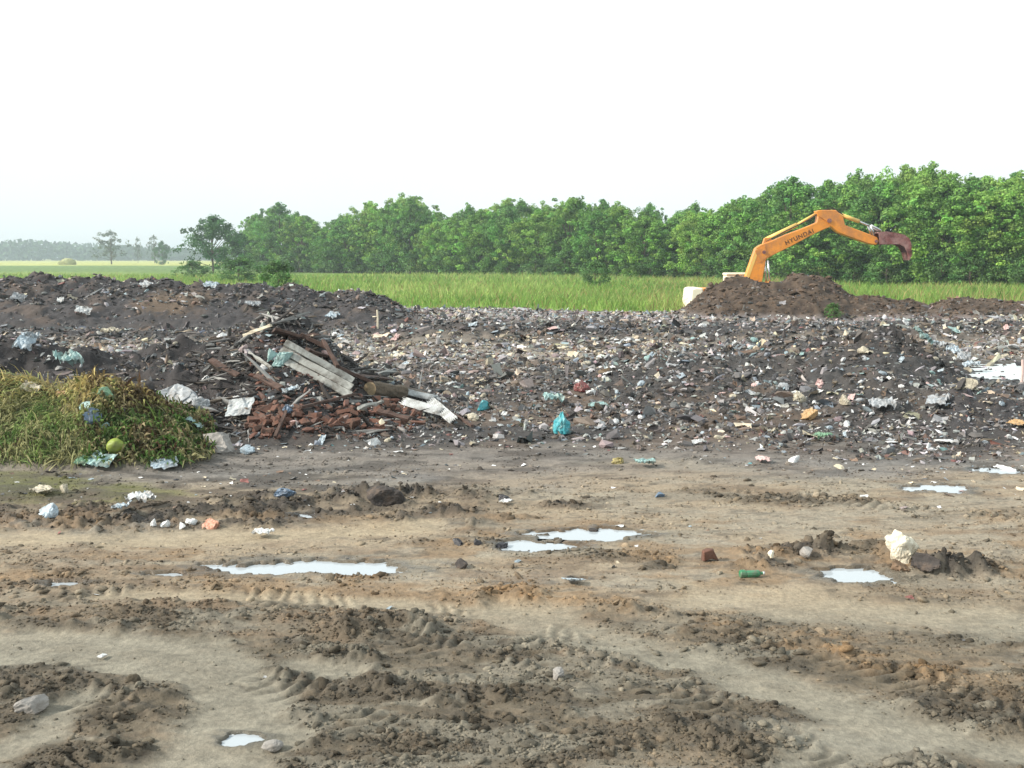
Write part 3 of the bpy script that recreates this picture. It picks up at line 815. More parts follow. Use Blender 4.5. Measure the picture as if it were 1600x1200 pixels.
def tree_meshes(seed, nclump=52, leaves=150, R=.33, z0=.12, lsize=.036, open_=0., base=C(.075, .165, .035), cr=.085):
    """unit tree: height 1"""
    r = np.random.default_rng(seed)
    cz = z0 + (1 - z0) * r.random(nclump) ** .85
    t = (cz - z0) / (1 - z0)
    prof = R * (np.sin(np.clip(t * .92 + .12, 0, 1) * np.pi) ** .45) * (1 - .18 * t) * (1 + .25 * np.sin(t * 9 + seed))
    ph = r.uniform(0, 2 * np.pi, nclump); rad = prof * r.random(nclump) ** .42
    cc_ = np.stack([np.cos(ph) * rad + .06 * np.sin(seed), np.sin(ph) * rad, cz * .95], -1)
    crs = r.uniform(.6, 1.25, nclump) * cr * (1 - .3 * t)
    # small twigs breaking the outline
    m2 = nclump
    ph2 = r.uniform(0, 2 * np.pi, m2); z2 = z0 + (1 - z0) * r.random(m2) ** .6; t2 = (z2 - z0) / (1 - z0)
    r2 = R * (np.sin(np.clip(t2 * .92 + .12, 0, 1) * np.pi) ** .45) * (1 - .18 * t2) * r.uniform(1.0, 1.35, m2) + .02
    c2 = np.stack([np.cos(ph2) * r2, np.sin(ph2) * r2, z2 * r.uniform(.93, 1.04, m2)], -1)
    cc_ = np.concatenate([cc_, c2]); crs = np.concatenate([crs, r.uniform(.25, .55, m2) * cr]); nclump0 = nclump; nclump = nclump + m2
    nl = leaves
    wts = np.concatenate([np.ones(nclump0), np.full(m2, .3)])
    d = r.normal(0, 1, (nclump, nl, 3)); d /= np.linalg.norm(d, axis=-1, keepdims=True)
    rr = crs[:, None, None] * (.35 + .75 * r.random((nclump, nl, 1)) ** .6)
    p = cc_[:, None] + d * rr * np.array([1.15, 1.15, .85])
    p = p.reshape(-1, 3); dd = d.reshape(-1, 3)
    nrm = dd + np.array([0, 0, .5]) + r.normal(0, .55, dd.shape); nrm /= np.linalg.norm(nrm, axis=-1, keepdims=True)
    u = np.cross(nrm, r.normal(0, 1, nrm.shape)); u /= np.linalg.norm(u, axis=-1, keepdims=True); w = np.cross(nrm, u)
    s = lsize * r.uniform(.45, 1.0, (len(p), 1)) * .5
    Vv = np.stack([p - u * s, p - w * s * .75 + nrm * s * .2, p + u * s, p + w * s * .75 + nrm * s * .2], 1).reshape(-1, 3)
    Ff = np.arange(len(p) * 4).reshape(-1, 4)
    cl = base * r.uniform(.55, 1.4, (nclump, 1)) * (1 + r.normal(0, .07, (nclump, 3)))
    cl = np.repeat(cl, nl, 0) * r.uniform(.75, 1.3, (len(p), 1))
    keep = r.random(len(p)) < np.repeat(wts, nl) * (1 - open_)
    Ff = Ff[keep]; Ff = np.ascontiguousarray(Ff)
    Cq = np.repeat(cl, 4, 0); us, iv = np.unique(Ff, return_inverse=True); Vv, Cq, Ff = Vv[us], Cq[us], iv.reshape(-1, 4)
    crown = np_mesh('crown', Vv, Ff, Cq); crown.materials.append(M_LEAF)
    vs, fs = tube([(0, 0, -.03), (.005, 0, .15), (-.008, .004, .4), (.01, 0, .75), (0, 0, .93)], [.020, .016, .013, .007, .002])
    for i in r.choice(nclump0, min(14, nclump0), replace=False):
        zb = max(.08, cc_[i][2] * .55)
        v2, f2 = tube([(0, 0, zb), cc_[i] * .55 + np.array([0, 0, zb * .5]), cc_[i]], [.008, .005, .002], 5)
        o = len(vs); vs += v2; fs += [tuple(q + o for q in f) for f in f2]
    tm = bpy.data.meshes.new('trunk'); tm.from_pydata([tuple(map(float, q)) for q in vs], [], fs); tm.materials.append(M_BARK)
    return crown, tm
TREES = [tree_meshes(100 + i, nclump=84 + 5 * i, leaves=135, lsize=.031, R=.40 + .05 * (i % 3), z0=.03 + .02 * (i % 3), cr=.078,
                     base=[C(.17, .33, .065), C(.12, .26, .06), C(.22, .38, .075)][i % 3]) for i in range(10)]
SPARSE = tree_meshes(120, nclump=34, leaves=60, R=.42, z0=.16, lsize=.05, open_=.35, base=C(.10, .13, .07), cr=.10)
RAGGED = tree_meshes(121, nclump=50, leaves=150, R=.58, z0=.04, lsize=.045, base=C(.07, .17, .05), cr=.13)
BUSH = tree_meshes(122, nclump=26, leaves=110, R=.5, z0=.05, lsize=.07, base=C(.10, .20, .055), cr=.17)
def put_tree(kind, px, topy, Y, label, group=None, wide=1.0, name='tree', cat='tree', rz=None, zb=0.0, tone=None):
    X, ztop = atY(px, topy, Y)
    e = bpy.data.objects.new(name, None); COL.objects.link(e)
    e.location = (X, Y, zb); e.rotation_euler = (0, 0, rng.uniform(0, 6.28) if rz is None else rz)
    s = (ztop - zb) / .97
    e.scale = (s * wide, s * wide, s); e.empty_display_size = .1
    e['label'] = label; e['category'] = cat
    if group: e['group'] = group
    c = link('crown', kind[0], parent=e); t = link('trunk', kind[1], parent=e)
    return e

# front row of the belt: px, crown top y, distance
def belt_Y(px): return float(np.interp(px, [360, 450, 900, 1300, 1700], [215, 195, 138, 104, 84]))
top_pts = ([330, 400, 435, 470, 500, 540, 575, 605, 640, 670, 710, 760, 800, 850, 890, 930, 965, 1010, 1060, 1110, 1150, 1190, 1235, 1270, 1320, 1370, 1410, 1440, 1475, 1520, 1560, 1620, 1700],
           [420, 330, 316, 330, 336, 330, 316, 312, 306, 322, 324, 318, 310, 318, 304, 314, 312, 322, 322, 318, 306, 296, 282, 292, 276, 276, 266, 258, 266, 264, 278, 274, 270])
def topline(px): return float(np.interp(px, *top_pts)) + 9
FRONT = [(408,1.0),(436,-4),(470,6),(505,6),(540,4),(578,0),(606,6),(640,-2),(682,8),(712,14),(752,8),(796,0),(842,8),(890,-2),(932,6),(966,6),(1008,8),(1052,10),(1098,6),(1146,8),(1192,6),(1237,-2),(1284,10),(1330,4),(1380,8),(1438,-2),(1478,10),(1520,4),(1566,10),(1612,4),(1670,4),(1740,0)]
special = {408: 'leftmost tree of the dense belt, at its low left end', 640: 'taller tree with a pointed top left of the middle of the tree belt',
           890: 'tree with a raised rounded top above the meadow bush, middle of the belt', 1237: 'tall tree just left of the top bend of the excavator boom',
           1438: 'tallest tree of the belt, above the excavator bucket', 796: 'tree with a thin upright tip in the middle of the tree belt',
           436: 'broad tree second from the left end of the dense belt', 1146: 'tree directly behind the foot of the orange boom', 1330: 'tree directly behind the stick of the excavator'}
rt = np.random.default_rng(77)
for i, (px, dy) in enumerate(FRONT):
    Y = belt_Y(px) + rt.uniform(-3, 3)
    ORD = 'first second third fourth fifth sixth seventh eighth ninth tenth eleventh twelfth thirteenth fourteenth fifteenth sixteenth seventeenth eighteenth nineteenth twentieth'.split()
    vis = len([q for q in FRONT if q[0] < 1600])
    lb = 'leafy tree, %s from the left in the front row of the belt' % ORD[i] if i < 17 else 'leafy tree, %s from the right in the front row of the belt' % ORD[max(0, vis - 1 - i)]
    if px > 1600: lb = 'leafy tree at the right edge, front row of the belt'
    put_tree(TREES[i % 10], px, topline(px) + dy + rt.uniform(-5, 12), Y, special.get(px, lb),
             'trees in the front row of the belt', wide=rt.uniform(.85, 1.35))
k = 0
for row, (dd, drop, step) in enumerate(((8, 0, 46), (18, -4, 58))):
    px = 400 + row * 12
    while px < 1800:
        Y = belt_Y(px) + dd + rt.uniform(-2, 2)
        put_tree(TREES[(k * 3 + row) % 10], px + rt.uniform(-8, 8), topline(px) + drop + rt.uniform(-6, 14) + (3 if px < 430 else 0), Y,
                 'green tree standing deeper in the belt behind the front row', 'trees deeper in the belt', wide=rt.uniform(.8, 1.15))
        px += step * rt.uniform(.8, 1.25); k += 1
# low scrub along the foot of the belt
px = 380
while px < 1750:
    Y = belt_Y(px) - rt.uniform(2, 6)
    put_tree(BUSH, px, float(np.interp(px, [380, 900, 1600], [398, 402, 408])) + rt.uniform(-14, 6), Y, 'leafy shrub at the foot of the tree belt', 'shrubs along the foot of the tree belt', wide=rt.uniform(1., 1.5), name='shrub', cat='shrub')
    px += rt.uniform(32, 56)
put_tree(RAGGED, 330, 341, 178, 'dark ragged tree standing alone just left of the belt', wide=1.0)
put_tree(BUSH, 372, 372, 205, 'green shrub between the lone ragged tree and the belt', wide=1.1, name='shrub', cat='shrub')
put_tree(SPARSE, 172, 361, 430, 'pale thin crowned tree far across the field at the left', wide=1.15)
put_tree(SPARSE, 214, 371, 520, 'slender bare pale tree right of the thin crowned tree', wide=.35)
put_tree(SPARSE, 240, 368, 520, 'thin hazy tree between the slender bare tree and the small dark one', wide=.6)
put_tree(RAGGED, 253, 378, 400, 'small dark pointed tree far across the field', wide=.6)
put_tree(BUSH, 930, 407, 92, 'dark bush standing alone in the meadow before the belt', name='bush', cat='bush', wide=1.0)
put_tree(BUSH, 434, 409, 60, 'dark green bush behind the right part of the long mound', name='bush', cat='bush', wide=.85)
put_tree(BUSH, 372, 403, 105, 'low wide bush at the left start of the meadow', name='bush', cat='bush', wide=1.7)
put_tree(BUSH, 300, 408, 130, 'low bush in the grass below the lone ragged tree', name='bush', cat='bush', wide=1.7)
# yellowish stack in the far field
def blob(name, size, m, seed=0, sub_=2, amp=.3, freq=1.6, smooth=True, flat=.0, **kw):
    v, f = ico(sub_)
    q = 1 + amp * 2 * (fbm(v[:, 0] * freq + 7 + seed, v[:, 1] * freq + v[:, 2] * freq * .8 + 3, 3, seed) - .5)
    q2 = 1 + amp * 1.2 * (fbm(v[:, 2] * freq * 1.7 + 2, v[:, 0] * freq * 1.3 - v[:, 1] + 9, 3, seed + 5) - .5)
    v = v * (q * q2)[:, None] * .5 * np.array(size)
    if flat: v[:, 2] = np.maximum(v[:, 2], -flat * size[2])
    return link(name, np_mesh(name, v, f, None, smooth), m, **kw)
X, z_ = atY(105, 399, 400)
M_STRAW = mat('straw', (.30, .31, .14), .95, .35, 1.2, .8)
blob('straw_stack', (7, 4, 4), M_STRAW, 3, loc=(X, 400, .6), label='small yellowish stack at the far edge of the pale field', cat='haystack')
# distant woods
def woods():
    r = np.random.default_rng(61)
    n = 16000
    Y = r.uniform(950, 1150, n); px = r.uniform(-500, 620, n)
    X = (px - 800) / FPX * Y
    tp = (13 + 7 * (vn(X * .03, Y * 0, 5) - .5) + 7 * (vn(X * .1, Y * 0, 6) - .5)) * np.interp(px, [-500, 0, 230, 320, 620], [1.1, 1.12, 1.0, .8, .8])
    Z = tp * r.random(n) ** .7
    p = np.stack([X, Y, Z], -1)
    u = r.normal(0, 1, (n, 3)); u /= np.linalg.norm(u, axis=-1, keepdims=True)
    w = np.cross(u, r.normal(0, 1, (n, 3))); w /= np.linalg.norm(w, axis=-1, keepdims=True)
    s = r.uniform(1.2, 2.6, (n, 1))
    Vv = np.stack([p - u * s, p - w * s, p + u * s, p + w * s], 1).reshape(-1, 3)
    col = C(.06, .11, .05) * r.uniform(.7, 1.2, (n, 1))
    link('distant_woods', np_mesh('distant_woods', Vv, np.arange(4 * n).reshape(-1, 4), np.repeat(col, 4, 0)), M_FARLEAF, kind='stuff')
woods()

# ------------------------------------------------------------------ excavator
YE = 53.0; KE = YE
M_ORANGE = mat('orange_paint', (.78, .29, .035), .45, .10, 3., .05, dirt=(.42, .18, .07), dirt_amt=.6)
M_YELLOW = mat('pale_yellow_paint', (.82, .52, .14), .4, .08, 3., .05)
M_CREAM = mat('cream_paint', (.82, .76, .60), .5, .06, 3., .05, dirt=(.5, .42, .3), dirt_amt=.15)
M_CHROME = mat('steel_rod', (.6, .6, .6), .25, .05, 5., 0, metal=.9)
M_BLACKR = mat('black_rubber', (.03, .03, .03), .7, .3, 8., .2)
M_RUST = mat('rusty_steel', (.17, .06, .055), .75, .5, 4., .5, dirt=(.38, .24, .22), dirt_amt=.6)
M_GLASS = mat('dark_glass', (.03, .04, .045), .08, .1, 2., 0, spec=.8)
def prism(name, poly, y0, y1, m, parent, bevel=.02):
    """poly: (x,z) outline in the excavator's frame; extruded from y0 to y1"""
    import bmesh
    bm = bmesh.new()
    a_ = [bm.verts.new((x, y0, z)) for x, z in poly]; b_ = [bm.verts.new((x, y1, z)) for x, z in poly]
    n = len(poly)
    bm.faces.new(a_); bm.faces.new(list(reversed(b_)))
    for i in range(n): bm.faces.new((a_[i], b_[i], b_[(i + 1) % n], a_[(i + 1) % n]))
    bmesh.ops.recalc_face_normals(bm, faces=bm.faces)
    if bevel: bmesh.ops.bevel(bm, geom=list(bm.edges), offset=bevel, segments=1, affect='EDGES', clamp_overlap=True)
    me = bpy.data.meshes.new(name); bm.to_mesh(me); bm.free()
    return link(name, me, m, parent=parent)
def rod(name, p, q, r_, m, parent, n=12):
    vs, fs = tube([p, q], [r_, r_], n)
    fs = fs + [tuple(range(n - 1, -1, -1)), tuple(range(n, 2 * n))]
    me = bpy.data.meshes.new(name); me.from_pydata([tuple(map(float, v)) for v in vs], [], fs)
    for pl_ in me.polygons: pl_.use_smooth = len(pl_.vertices) == 4
    return link(name, me, m, parent=parent)

EX0, _ = atY(1150, 500, YE)
EZ0 = -1.25
ex = bpy.data.objects.new('excavator', None); COL.objects.link(ex)
ex.location = (EX0, YE, EZ0); ex['label'] = 'orange tracked excavator with its boom raised, behind the brown soil heap'; ex['category'] = 'excavator'
def E(px, py, Y=YE):
    x, z = atY(px, py, Y)
    return (x - EX0, z - EZ0)
# undercarriage
for s in (-1, 1):
    yc = s * 1.15
    poly = []
    for t in np.linspace(-90, 90, 9): poly.append((1.65 + .42 * math.cos(math.radians(t)), .45 + .42 * math.sin(math.radians(t))))
    for t in np.linspace(90, 270, 9): poly.append((-1.65 + .42 * math.cos(math.radians(t)), .45 + .42 * math.sin(math.radians(t))))
    tk = prism('track', poly, yc - .28, yc + .28, M_BLACKR, ex, .02)
    for i in range(5): rod('roller', (-1.5 + i * .75, yc - .30, .28), (-1.5 + i * .75, yc + .30, .28), .13, M_RUST, tk)
prism('track_frame', [(-1.2, .35), (1.2, .35), (1.0, .85), (-1.0, .85)], -.86, .86, M_BLACKR, ex)
rod('turntable', (-.1, 0, .82), (-.1, 0, 1.02), .65, M_BLACKR, ex, 24)
x0e = E(1072, 460)[0]
zt = E(1080, 449)[1]
prism('deck', [(x0e + .5, 1.03), (1.1, 1.03), (1.1, 1.3), (x0e + .5, 1.3)], -1.25, 1.25, M_ORANGE, ex)
prism('counterweight', [(x0e + .05, 1.05), (x0e, 1.5), (x0e + .08, zt - .06), (x0e + .25, zt), (x0e + .62, zt), (x0e + .62, 1.04)], -1.28, 1.28, M_CREAM, ex, .05)
prism('engine_hood', [(x0e + .63, 1.302), (x0e + .63, zt - .02), (x0e + 1.5, zt - .04), (x0e + 1.56, 1.302)], -1.2, 1.2, M_ORANGE, ex, .05)
cx0, ctop = E(1137, 427); cx1 = cx0 + 1.65
cb = prism('cab', [(cx0, 1.302), (cx0 + .02, ctop - .1), (cx1 - .25, ctop - .1), (cx1, 2.1), (cx1, 1.302)], .35, 1.25, M_CREAM, ex, .03)
prism('cab_roof', [(cx0 - .04, ctop - .095), (cx0 + .02, ctop + .02), (cx1 - .2, ctop + .02), (cx1 - .12, ctop - .095)], .30, 1.30, M_CREAM, ex, .03)
prism('cab_window', [(cx0 + .15, 1.95), (cx0 + .17, ctop - .2), (cx1 - .32, ctop - .2), (cx1 - .12, 2.05), (cx1 - .12, 1.95)], .335, .352, M_GLASS, cb, 0)
prism('cab_window', [(cx0 + .15, 1.95), (cx0 + .17, ctop - .2), (cx1 - .32, ctop - .2), (cx1 - .12, 2.05), (cx1 - .12, 1.95)], 1.248, 1.265, M_GLASS, cb, 0)
# boom (in the middle plane, in front of the cab as seen from here)
BY = -.02; hw = .2
boom_px = [(1150,480),(1158,455),(1163,433),(1179,388),(1186,383),(1205,376),(1225,367),(1252,357),(1274,348),(1277,334),(1284,331),(1299,331),(1307,340),(1303,352),(1290,357),(1278,362),(1262,370),(1240,382),(1218,393),(1202,401),(1195,406),(1191,432),(1184,462),(1176,482)]
bo = prism('boom', [E(*p) for p in boom_px], BY - hw, BY + hw, M_ORANGE, ex, .03)
for s in (-1, 1):
    prism('boom_edge_strip', [E(1159.5,455), E(1164.5,433), E(1180.5,389), E(1184,391), E(1169,434), E(1164,456)], BY + s * (hw + .004) - .004, BY + s * (hw + .004) + .004, M_YELLOW, bo, 0)
    prism('reinforcement_plate', [E(1178,392), E(1194,385), E(1198,401), E(1186,410)], BY + s * (hw + .012) - .01, BY + s * (hw + .012) + .01, M_ORANGE, bo, .004)
    rod('pivot_pin', (E(1192,394)[0], BY + s * hw, E(1192,394)[1]), (E(1192,394)[0], BY + s * (hw + .06), E(1192,394)[1]), .09, M_RUST, bo)
    # lift cylinders from the deck to the boom
    p0 = E(1196, 478); p1 = E(1203, 440); p2 = E(1214, 388)
    rod('lift_cylinder', (p0[0], BY + s * .34, p0[1]), (p1[0] - .1, BY + s * .34, p1[1]), .10, M_ORANGE, ex)
    rod('lift_rod', (p1[0] - .1, BY + s * .34, p1[1]), (E(1197,407)[0], BY + s * .34, E(1197,407)[1]), .05, M_CHROME, ex)
# arm cylinder on top of the boom
pa, pb, pc = E(1197, 374), E(1245, 351), E(1276, 333)
rod('arm_cylinder', (pa[0], BY, pa[1]), (pb[0], BY, pb[1]), .105, M_YELLOW, ex)
rod('arm_cylinder_rod', (pb[0], BY, pb[1]), (pc[0], BY, pc[1]), .06, M_YELLOW, ex)
prism('cylinder_bracket', [E(1190,384), E(1194,372), E(1202,371), E(1208,379)], BY - .12, BY + .12, M_ORANGE, bo, .01)
# stick
arm_px = [(1273,330),(1279,328.5),(1304,328.5),(1315,340),(1318,352),(1345,362),(1368,371),(1371,377),(1366,383),(1355,381),(1330,372),(1308,364),(1300,357),(1288,346),(1276,338)]
ar = prism('stick', [E(*p) for p in arm_px], BY - .26, BY + .26, M_ORANGE, ex, .03)
for s in (-1, 1):
    rod('pivot_pin', (E(1293,345)[0], BY + s * .25, E(1293,345)[1]), (E(1293,345)[0], BY + s * .32, E(1293,345)[1]), .11, M_RUST, ar)
    rod('pivot_pin', (E(1366,377)[0], BY + s * .25, E(1366,377)[1]), (E(1366,377)[0], BY + s * .31, E(1366,377)[1]), .08, M_RUST, ar)
q0, q1, q2 = E(1311, 335), E(1342, 346), E(1358, 353)
rod('bucket_cylinder', (q0[0], BY, q0[1]), (q1[0], BY, q1[1]), .10, M_YELLOW, ex)
rod('bucket_cylinder_rod', (q1[0], BY, q1[1]), (q2[0], BY, q2[1]), .055, M_CHROME, ex)
for s in (-1, 1):
    rod('bucket_link', (E(1358,352)[0], BY + s * .2, E(1358,352)[1]), (E(1363,368)[0], BY + s * .2, E(1363,368)[1]), .055, M_CHROME, ex)
    rod('bucket_link', (E(1358,352)[0], BY + s * .24, E(1358,352)[1]), (E(1374,361)[0], BY + s * .24, E(1374,361)[1]), .055, M_CHROME, ex)
# bucket: two cheeks, a curved shell and teeth
bk = bpy.data.objects.new('bucket', None); COL.objects.link(bk); bk.parent = ex
outer = [(1368,363),(1380,362),(1394,364),(1408,367),(1416,373),(1419,382),(1419,392)]
inner = [(1413,395),(1408,386),(1400,382),(1386,382),(1370,382)]
cheek = [E(*p) for p in outer + inner]
prism('cheek_plate', cheek, BY - .44, BY - .40, M_RUST, bk, .006)
prism('cheek_plate', cheek, BY + .40, BY + .44, M_RUST, bk, .006)
shell = [E(*p) for p in outer]; inn = [(x - .03 if i > 3 else x, z - .05) for i, (x, z) in enumerate(shell)]
prism('bucket_shell', shell + inn[::-1], BY - .398, BY + .398, M_RUST, bk, 0)
for i in range(5):
    yt = BY - .36 + i * .18
    prism('tooth', [E(1420,391), E(1420,399), E(1416,407), E(1413,395)], yt - .045, yt + .045, M_RUST, bk, .006)
# lettering along the boom
fc = bpy.data.curves.new('lettering', 'FONT'); fc.body = 'HYUNDAI'; fc.size = .31; fc.extrude = .006; fc.align_x = 'CENTER'; fc.align_y = 'CENTER'; fc.space_character = 1.15
tmp = bpy.data.objects.new('tmp', fc); COL.objects.link(tmp)
dg = bpy.context.evaluated_depsgraph_get(); me = bpy.data.meshes.new_from_object(tmp.evaluated_get(dg))
bpy.data.objects.remove(tmp)
me.materials.append(mat('black_paint', (.035, .02, .015), .6, .1, 5., 0))
lp, la, lb = E(1247, 370.5), E(1222, 382), E(1274, 358.5)
lt = link('lettering', me, parent=bo)
ang = math.atan2(lb[1] - la[1], lb[0] - la[0])
lt.matrix_local = Matrix.Translation((lp[0], BY - hw - .008, lp[1])) @ Matrix.Rotation(-ang, 4, 'Y') @ Matrix.Rotation(math.radians(90), 4, 'X')
# hoses
for s in (-.1, .1):
    pts = [E(1196, 379), E(1228, 362), E(1262, 346), E(1285, 330), E(1300, 327), E(1316, 337)]
    vs, fs = tube([(x, BY + s, z + .05) for x, z in pts], [.025] * len(pts), 6)
    me = bpy.data.meshes.new('hose'); me.from_pydata([tuple(map(float, v)) for v in vs], [], fs)
    link('hydraulic_hose', me, M_BLACKR, parent=ex)

# ------------------------------------------------------------------ single things lying about
def px_m(px_len, p): return px_len * p.y / FPX
MUDC = (.13, .11, .09)
MT = {k: mat('plastic_' + k, c, .45, .18, 14., .35, dirt=MUDC, dirt_amt=d) for k, c, d in
      [('teal', (.06, .36, .41), .55), ('white', (.66, .67, .67), .55), ('pale_teal', (.28, .43, .42), .55), ('orange', (.48, .24, .16), .5),
       ('green', (.03, .20, .09), .5), ('blue', (.13, .19, .27), .55), ('pale_blue', (.40, .48, .54), .55), ('tan', (.42, .27, .13), .3),
       ('yellow', (.36, .30, .12), .6), ('cream', (.52, .47, .36), .7), ('grey', (.33, .35, .37), .45), ('black', (.025, .025, .03), .2),
       ('mint', (.16, .30, .19), .5), ('pink', (.55, .38, .36), .3), ('red', (.20, .05, .05), .6)]}
M_WOOD = mat('grey_wood', (.38, .38, .35), .85, .35, 9., .6, dirt=(.10, .085, .07), dirt_amt=.7)
M_DWOOD = mat('dark_wood', (.075, .045, .035), .85, .4, 9., .6)
M_PWOOD = mat('pale_wood', (.62, .55, .42), .8, .2, 9., .4)
M_ASB = mat('fibre_cement', (.52, .55, .56), .85, .2, 10., .4, dirt=(.16, .15, .14), dirt_amt=.7)
M_BRICK = mat('broken_brick', (.21, .085, .055), .95, .45, 12., .6, dirt=(.07, .055, .045), dirt_amt=1.3)
M_CONC = mat('concrete', (.30, .28, .26), .9, .3, 8., .8, dirt=(.13, .11, .09), dirt_amt=.5)
M_WROCK = mat('white_plaster_rock', (.74, .69, .56), .9, .15, 7., .9, dirt=(.34, .27, .18), dirt_amt=.55)
M_MELON = mat('green_melon', (.24, .31, .04), .5, .25, 9., .2, dirt=(.12,.12,.05), dirt_amt=.5)
M_LOG = mat('log_bark', (.11, .085, .06), .95, .4, 14., 1.0)
M_LOGEND = mat('log_end', (.27, .20, .12), .85, .3, 20., .5)
M_BLACKSOIL = mat('black_soil', (.05, .043, .04), .95, .4, 14., 1.0, dirt=(.12, .09, .07), dirt_amt=.4)

def slope_rot(p, d=.12):
    nx = (Hs(p.x - d, p.y) - Hs(p.x + d, p.y)) / (2 * d); ny = (Hs(p.x, p.y - d) - Hs(p.x, p.y + d)) / (2 * d)
    nx = max(-.8, min(.8, nx)); ny = max(-.8, min(.8, ny))
    return Vector((nx, ny, 1)).normalized().to_track_quat('Z', 'Y')

def bag_mesh(seed, sx, sy, sz, knot=True):
    """crumpled bag; with a knot the folds gather towards it, without one it lies slack"""
    v, f = ico(3)
    th = np.arctan2(v[:, 1], v[:, 0]); el = v[:, 2].copy()
    r = np.random.default_rng(seed)
    rid = 1 - 2 * np.abs(fbm(v[:, 0] * 2.2 + seed, v[:, 1] * 2.2 + v[:, 2] * 1.9, 3, seed + 1, .55) - .5) * 2
    big = fbm(v[:, 0] * 1.2 + seed * 3, v[:, 1] * 1.3 - v[:, 2] * 1.1 + 7, 2, seed + 2) - .5
    q = .78 + (.22 if knot else .42) * rid + (.5 if knot else 1.0) * big
    if knot: q = q + .08 * np.sin(th * 7 + el * 2) * np.clip(el + .3, 0, 1.2)
    v = v * q[:, None]
    for _ in range(0 if knot else 6):
        n = r.normal(0, 1, 3); n /= np.linalg.norm(n); d = r.uniform(.35, .65)
        o = np.clip(v @ n - d, 0, None); v = v - .85 * o[:, None] * n
    v = v + r.normal(0, .022, v.shape)
    if knot:
        kk = np.clip((el - .72) / .28, 0, 1)
        v[:, :2] *= (1 - .7 * kk)[:, None]; v[:, 2] += kk * .3
    v[:, 2] = np.maximum(v[:, 2], -.4)
    ext = v.max(0) - v.min(0)
    v = v / ext * np.array([sx, sy, sz])
    return np_mesh('bag', v, f, None, False)
def cloth_mesh(seed, sx, sy, hgt, n=12, thick=.006):
    """crumpled sheet with thickness"""
    r = np.random.default_rng(seed)
    g = np.linspace(-.5, .5, n); X, Y = np.meshgrid(g, g)
    edge = 1 + .25 * (vn(np.arctan2(Y, X) * 2 + seed, X * 0, seed) - .5)
    ridge = np.abs(fbm(X * 3 + seed, Y * 3, 3, seed, .6) - .5) * 2
    Z = (1 - ridge) * hgt + r.normal(0, hgt * .08, X.shape) - hgt * .4
    Xs = X * edge * sx + r.normal(0, sx * .012, X.shape); Ys = Y * edge * sy + r.normal(0, sy * .012, X.shape)
    top = np.stack([Xs, Ys, Z], -1).reshape(-1, 3); bot = top - [0, 0, thick]
    i = np.arange(n * n).reshape(n, n)
    f = np.stack([i[:-1, :-1], i[:-1, 1:], i[1:, 1:], i[1:, :-1]], -1).reshape(-1, 4)
    ring = np.concatenate([i[0, :], i[1:, -1], i[-1, -2::-1], i[-2:0:-1, 0]])
    rn = np.roll(ring, -1)
    side = np.stack([rn, ring, ring + n * n, rn + n * n], -1)
    return np_mesh('sheet', np.concatenate([top, bot]), np.concatenate([f, f[:, ::-1] + n * n, side]), None, False)
def chunk_mesh(seed, size, cuts=9, sub_=3, rough=.13):
    """angular broken lump: a sphere cut by random planes"""
    v, f = ico(sub_); r = np.random.default_rng(seed)
    v = v.copy()
    for _ in range(cuts):
        n = r.normal(0, 1, 3); n /= np.linalg.norm(n); d = r.uniform(.38, .75)
        s = v @ n; o = np.clip(s - d, 0, None); v -= o[:, None] * n
    v *= (1 + rough * 2 * (fbm(v[:, 0] * 4 + seed, v[:, 1] * 4 + v[:, 2] * 3.3, 4, seed, .65) - .5))[:, None]
    return np_mesh('chunk', v * .5 * np.array(size), f, None, False)
def box_mesh(sx, sy, sz, seed=0, jit=.0, seg=1):
    import bmesh
    bm = bmesh.new(); bmesh.ops.create_cube(bm, size=1)
    if seg > 1:
        bmesh.ops.subdivide_edges(bm, edges=[e for e in bm.edges if abs(e.verts[0].co.x - e.verts[1].co.x) > .5], cuts=seg - 1, use_grid_fill=True)
    r = np.random.default_rng(seed)
    for v in bm.verts:
        v.co = Vector((v.co.x * sx, v.co.y * sy, v.co.z * sz)) + Vector(r.normal(0, 1, 3)) * jit
    bmesh.ops.bevel(bm, geom=list(bm.edges), offset=min(sx, sy, sz) * .08, segments=1, affect='EDGES', clamp_overlap=True)
    me = bpy.data.meshes.new('block'); bm.to_mesh(me); bm.free(); return me

def place(name, me, m, px, py, lift, label, cat, group=None, yaw=0., tilt=True, extra=None):
    p = hit(px, py)
    q = slope_rot(p) if tilt else Vector((0, 0, 1)).to_track_quat('Z', 'Y')
    from mathutils import Quaternion
    o = link(name, me, m, loc=(p.x, p.y, p.z + lift), label=label, cat=cat, group=group)
    o.rotation_mode = 'QUATERNION'
    o.rotation_quaternion = q @ Quaternion((0, 0, 1), yaw) @ (extra or Quaternion())
    return o
def bag(px, py, w, hpx, col, label, name='plastic_bag', cat='plastic bag', seed=None, knot=True, group=None):
    p = hit(px, py); kk_ = .82 if py > 700 else .95; sx = px_m(w, p) * kk_; sz = px_m(hpx, p) * kk_
    s = seed if seed is not None else int(px * 7 + py)
    return place(name, bag_mesh(s, sx, max(sx * .7, sz * .7), sz, knot), MT[col], px, py, sz * (.30 if knot else .2), label, cat, group, yaw=rng.uniform(-.6, .6), tilt=False)
def sheet(px, py, w, dep, col, label, name='plastic_sheet', cat='plastic scrap', yaw=None, hg=.25, group=None, m=None, lift=.02):
    p = hit(px, py); sx = px_m(w, p) * .88; sy = (dep if dep else sx * .7) * .8
    return place(name, cloth_mesh(int(px * 3 + py), sx, sy, min(sx, sy) * hg), m or MT[col], px, py, min(sx, sy) * hg * .4 + lift, label, cat, group,
                 yaw=rng.uniform(-.5, .5) if yaw is None else yaw)

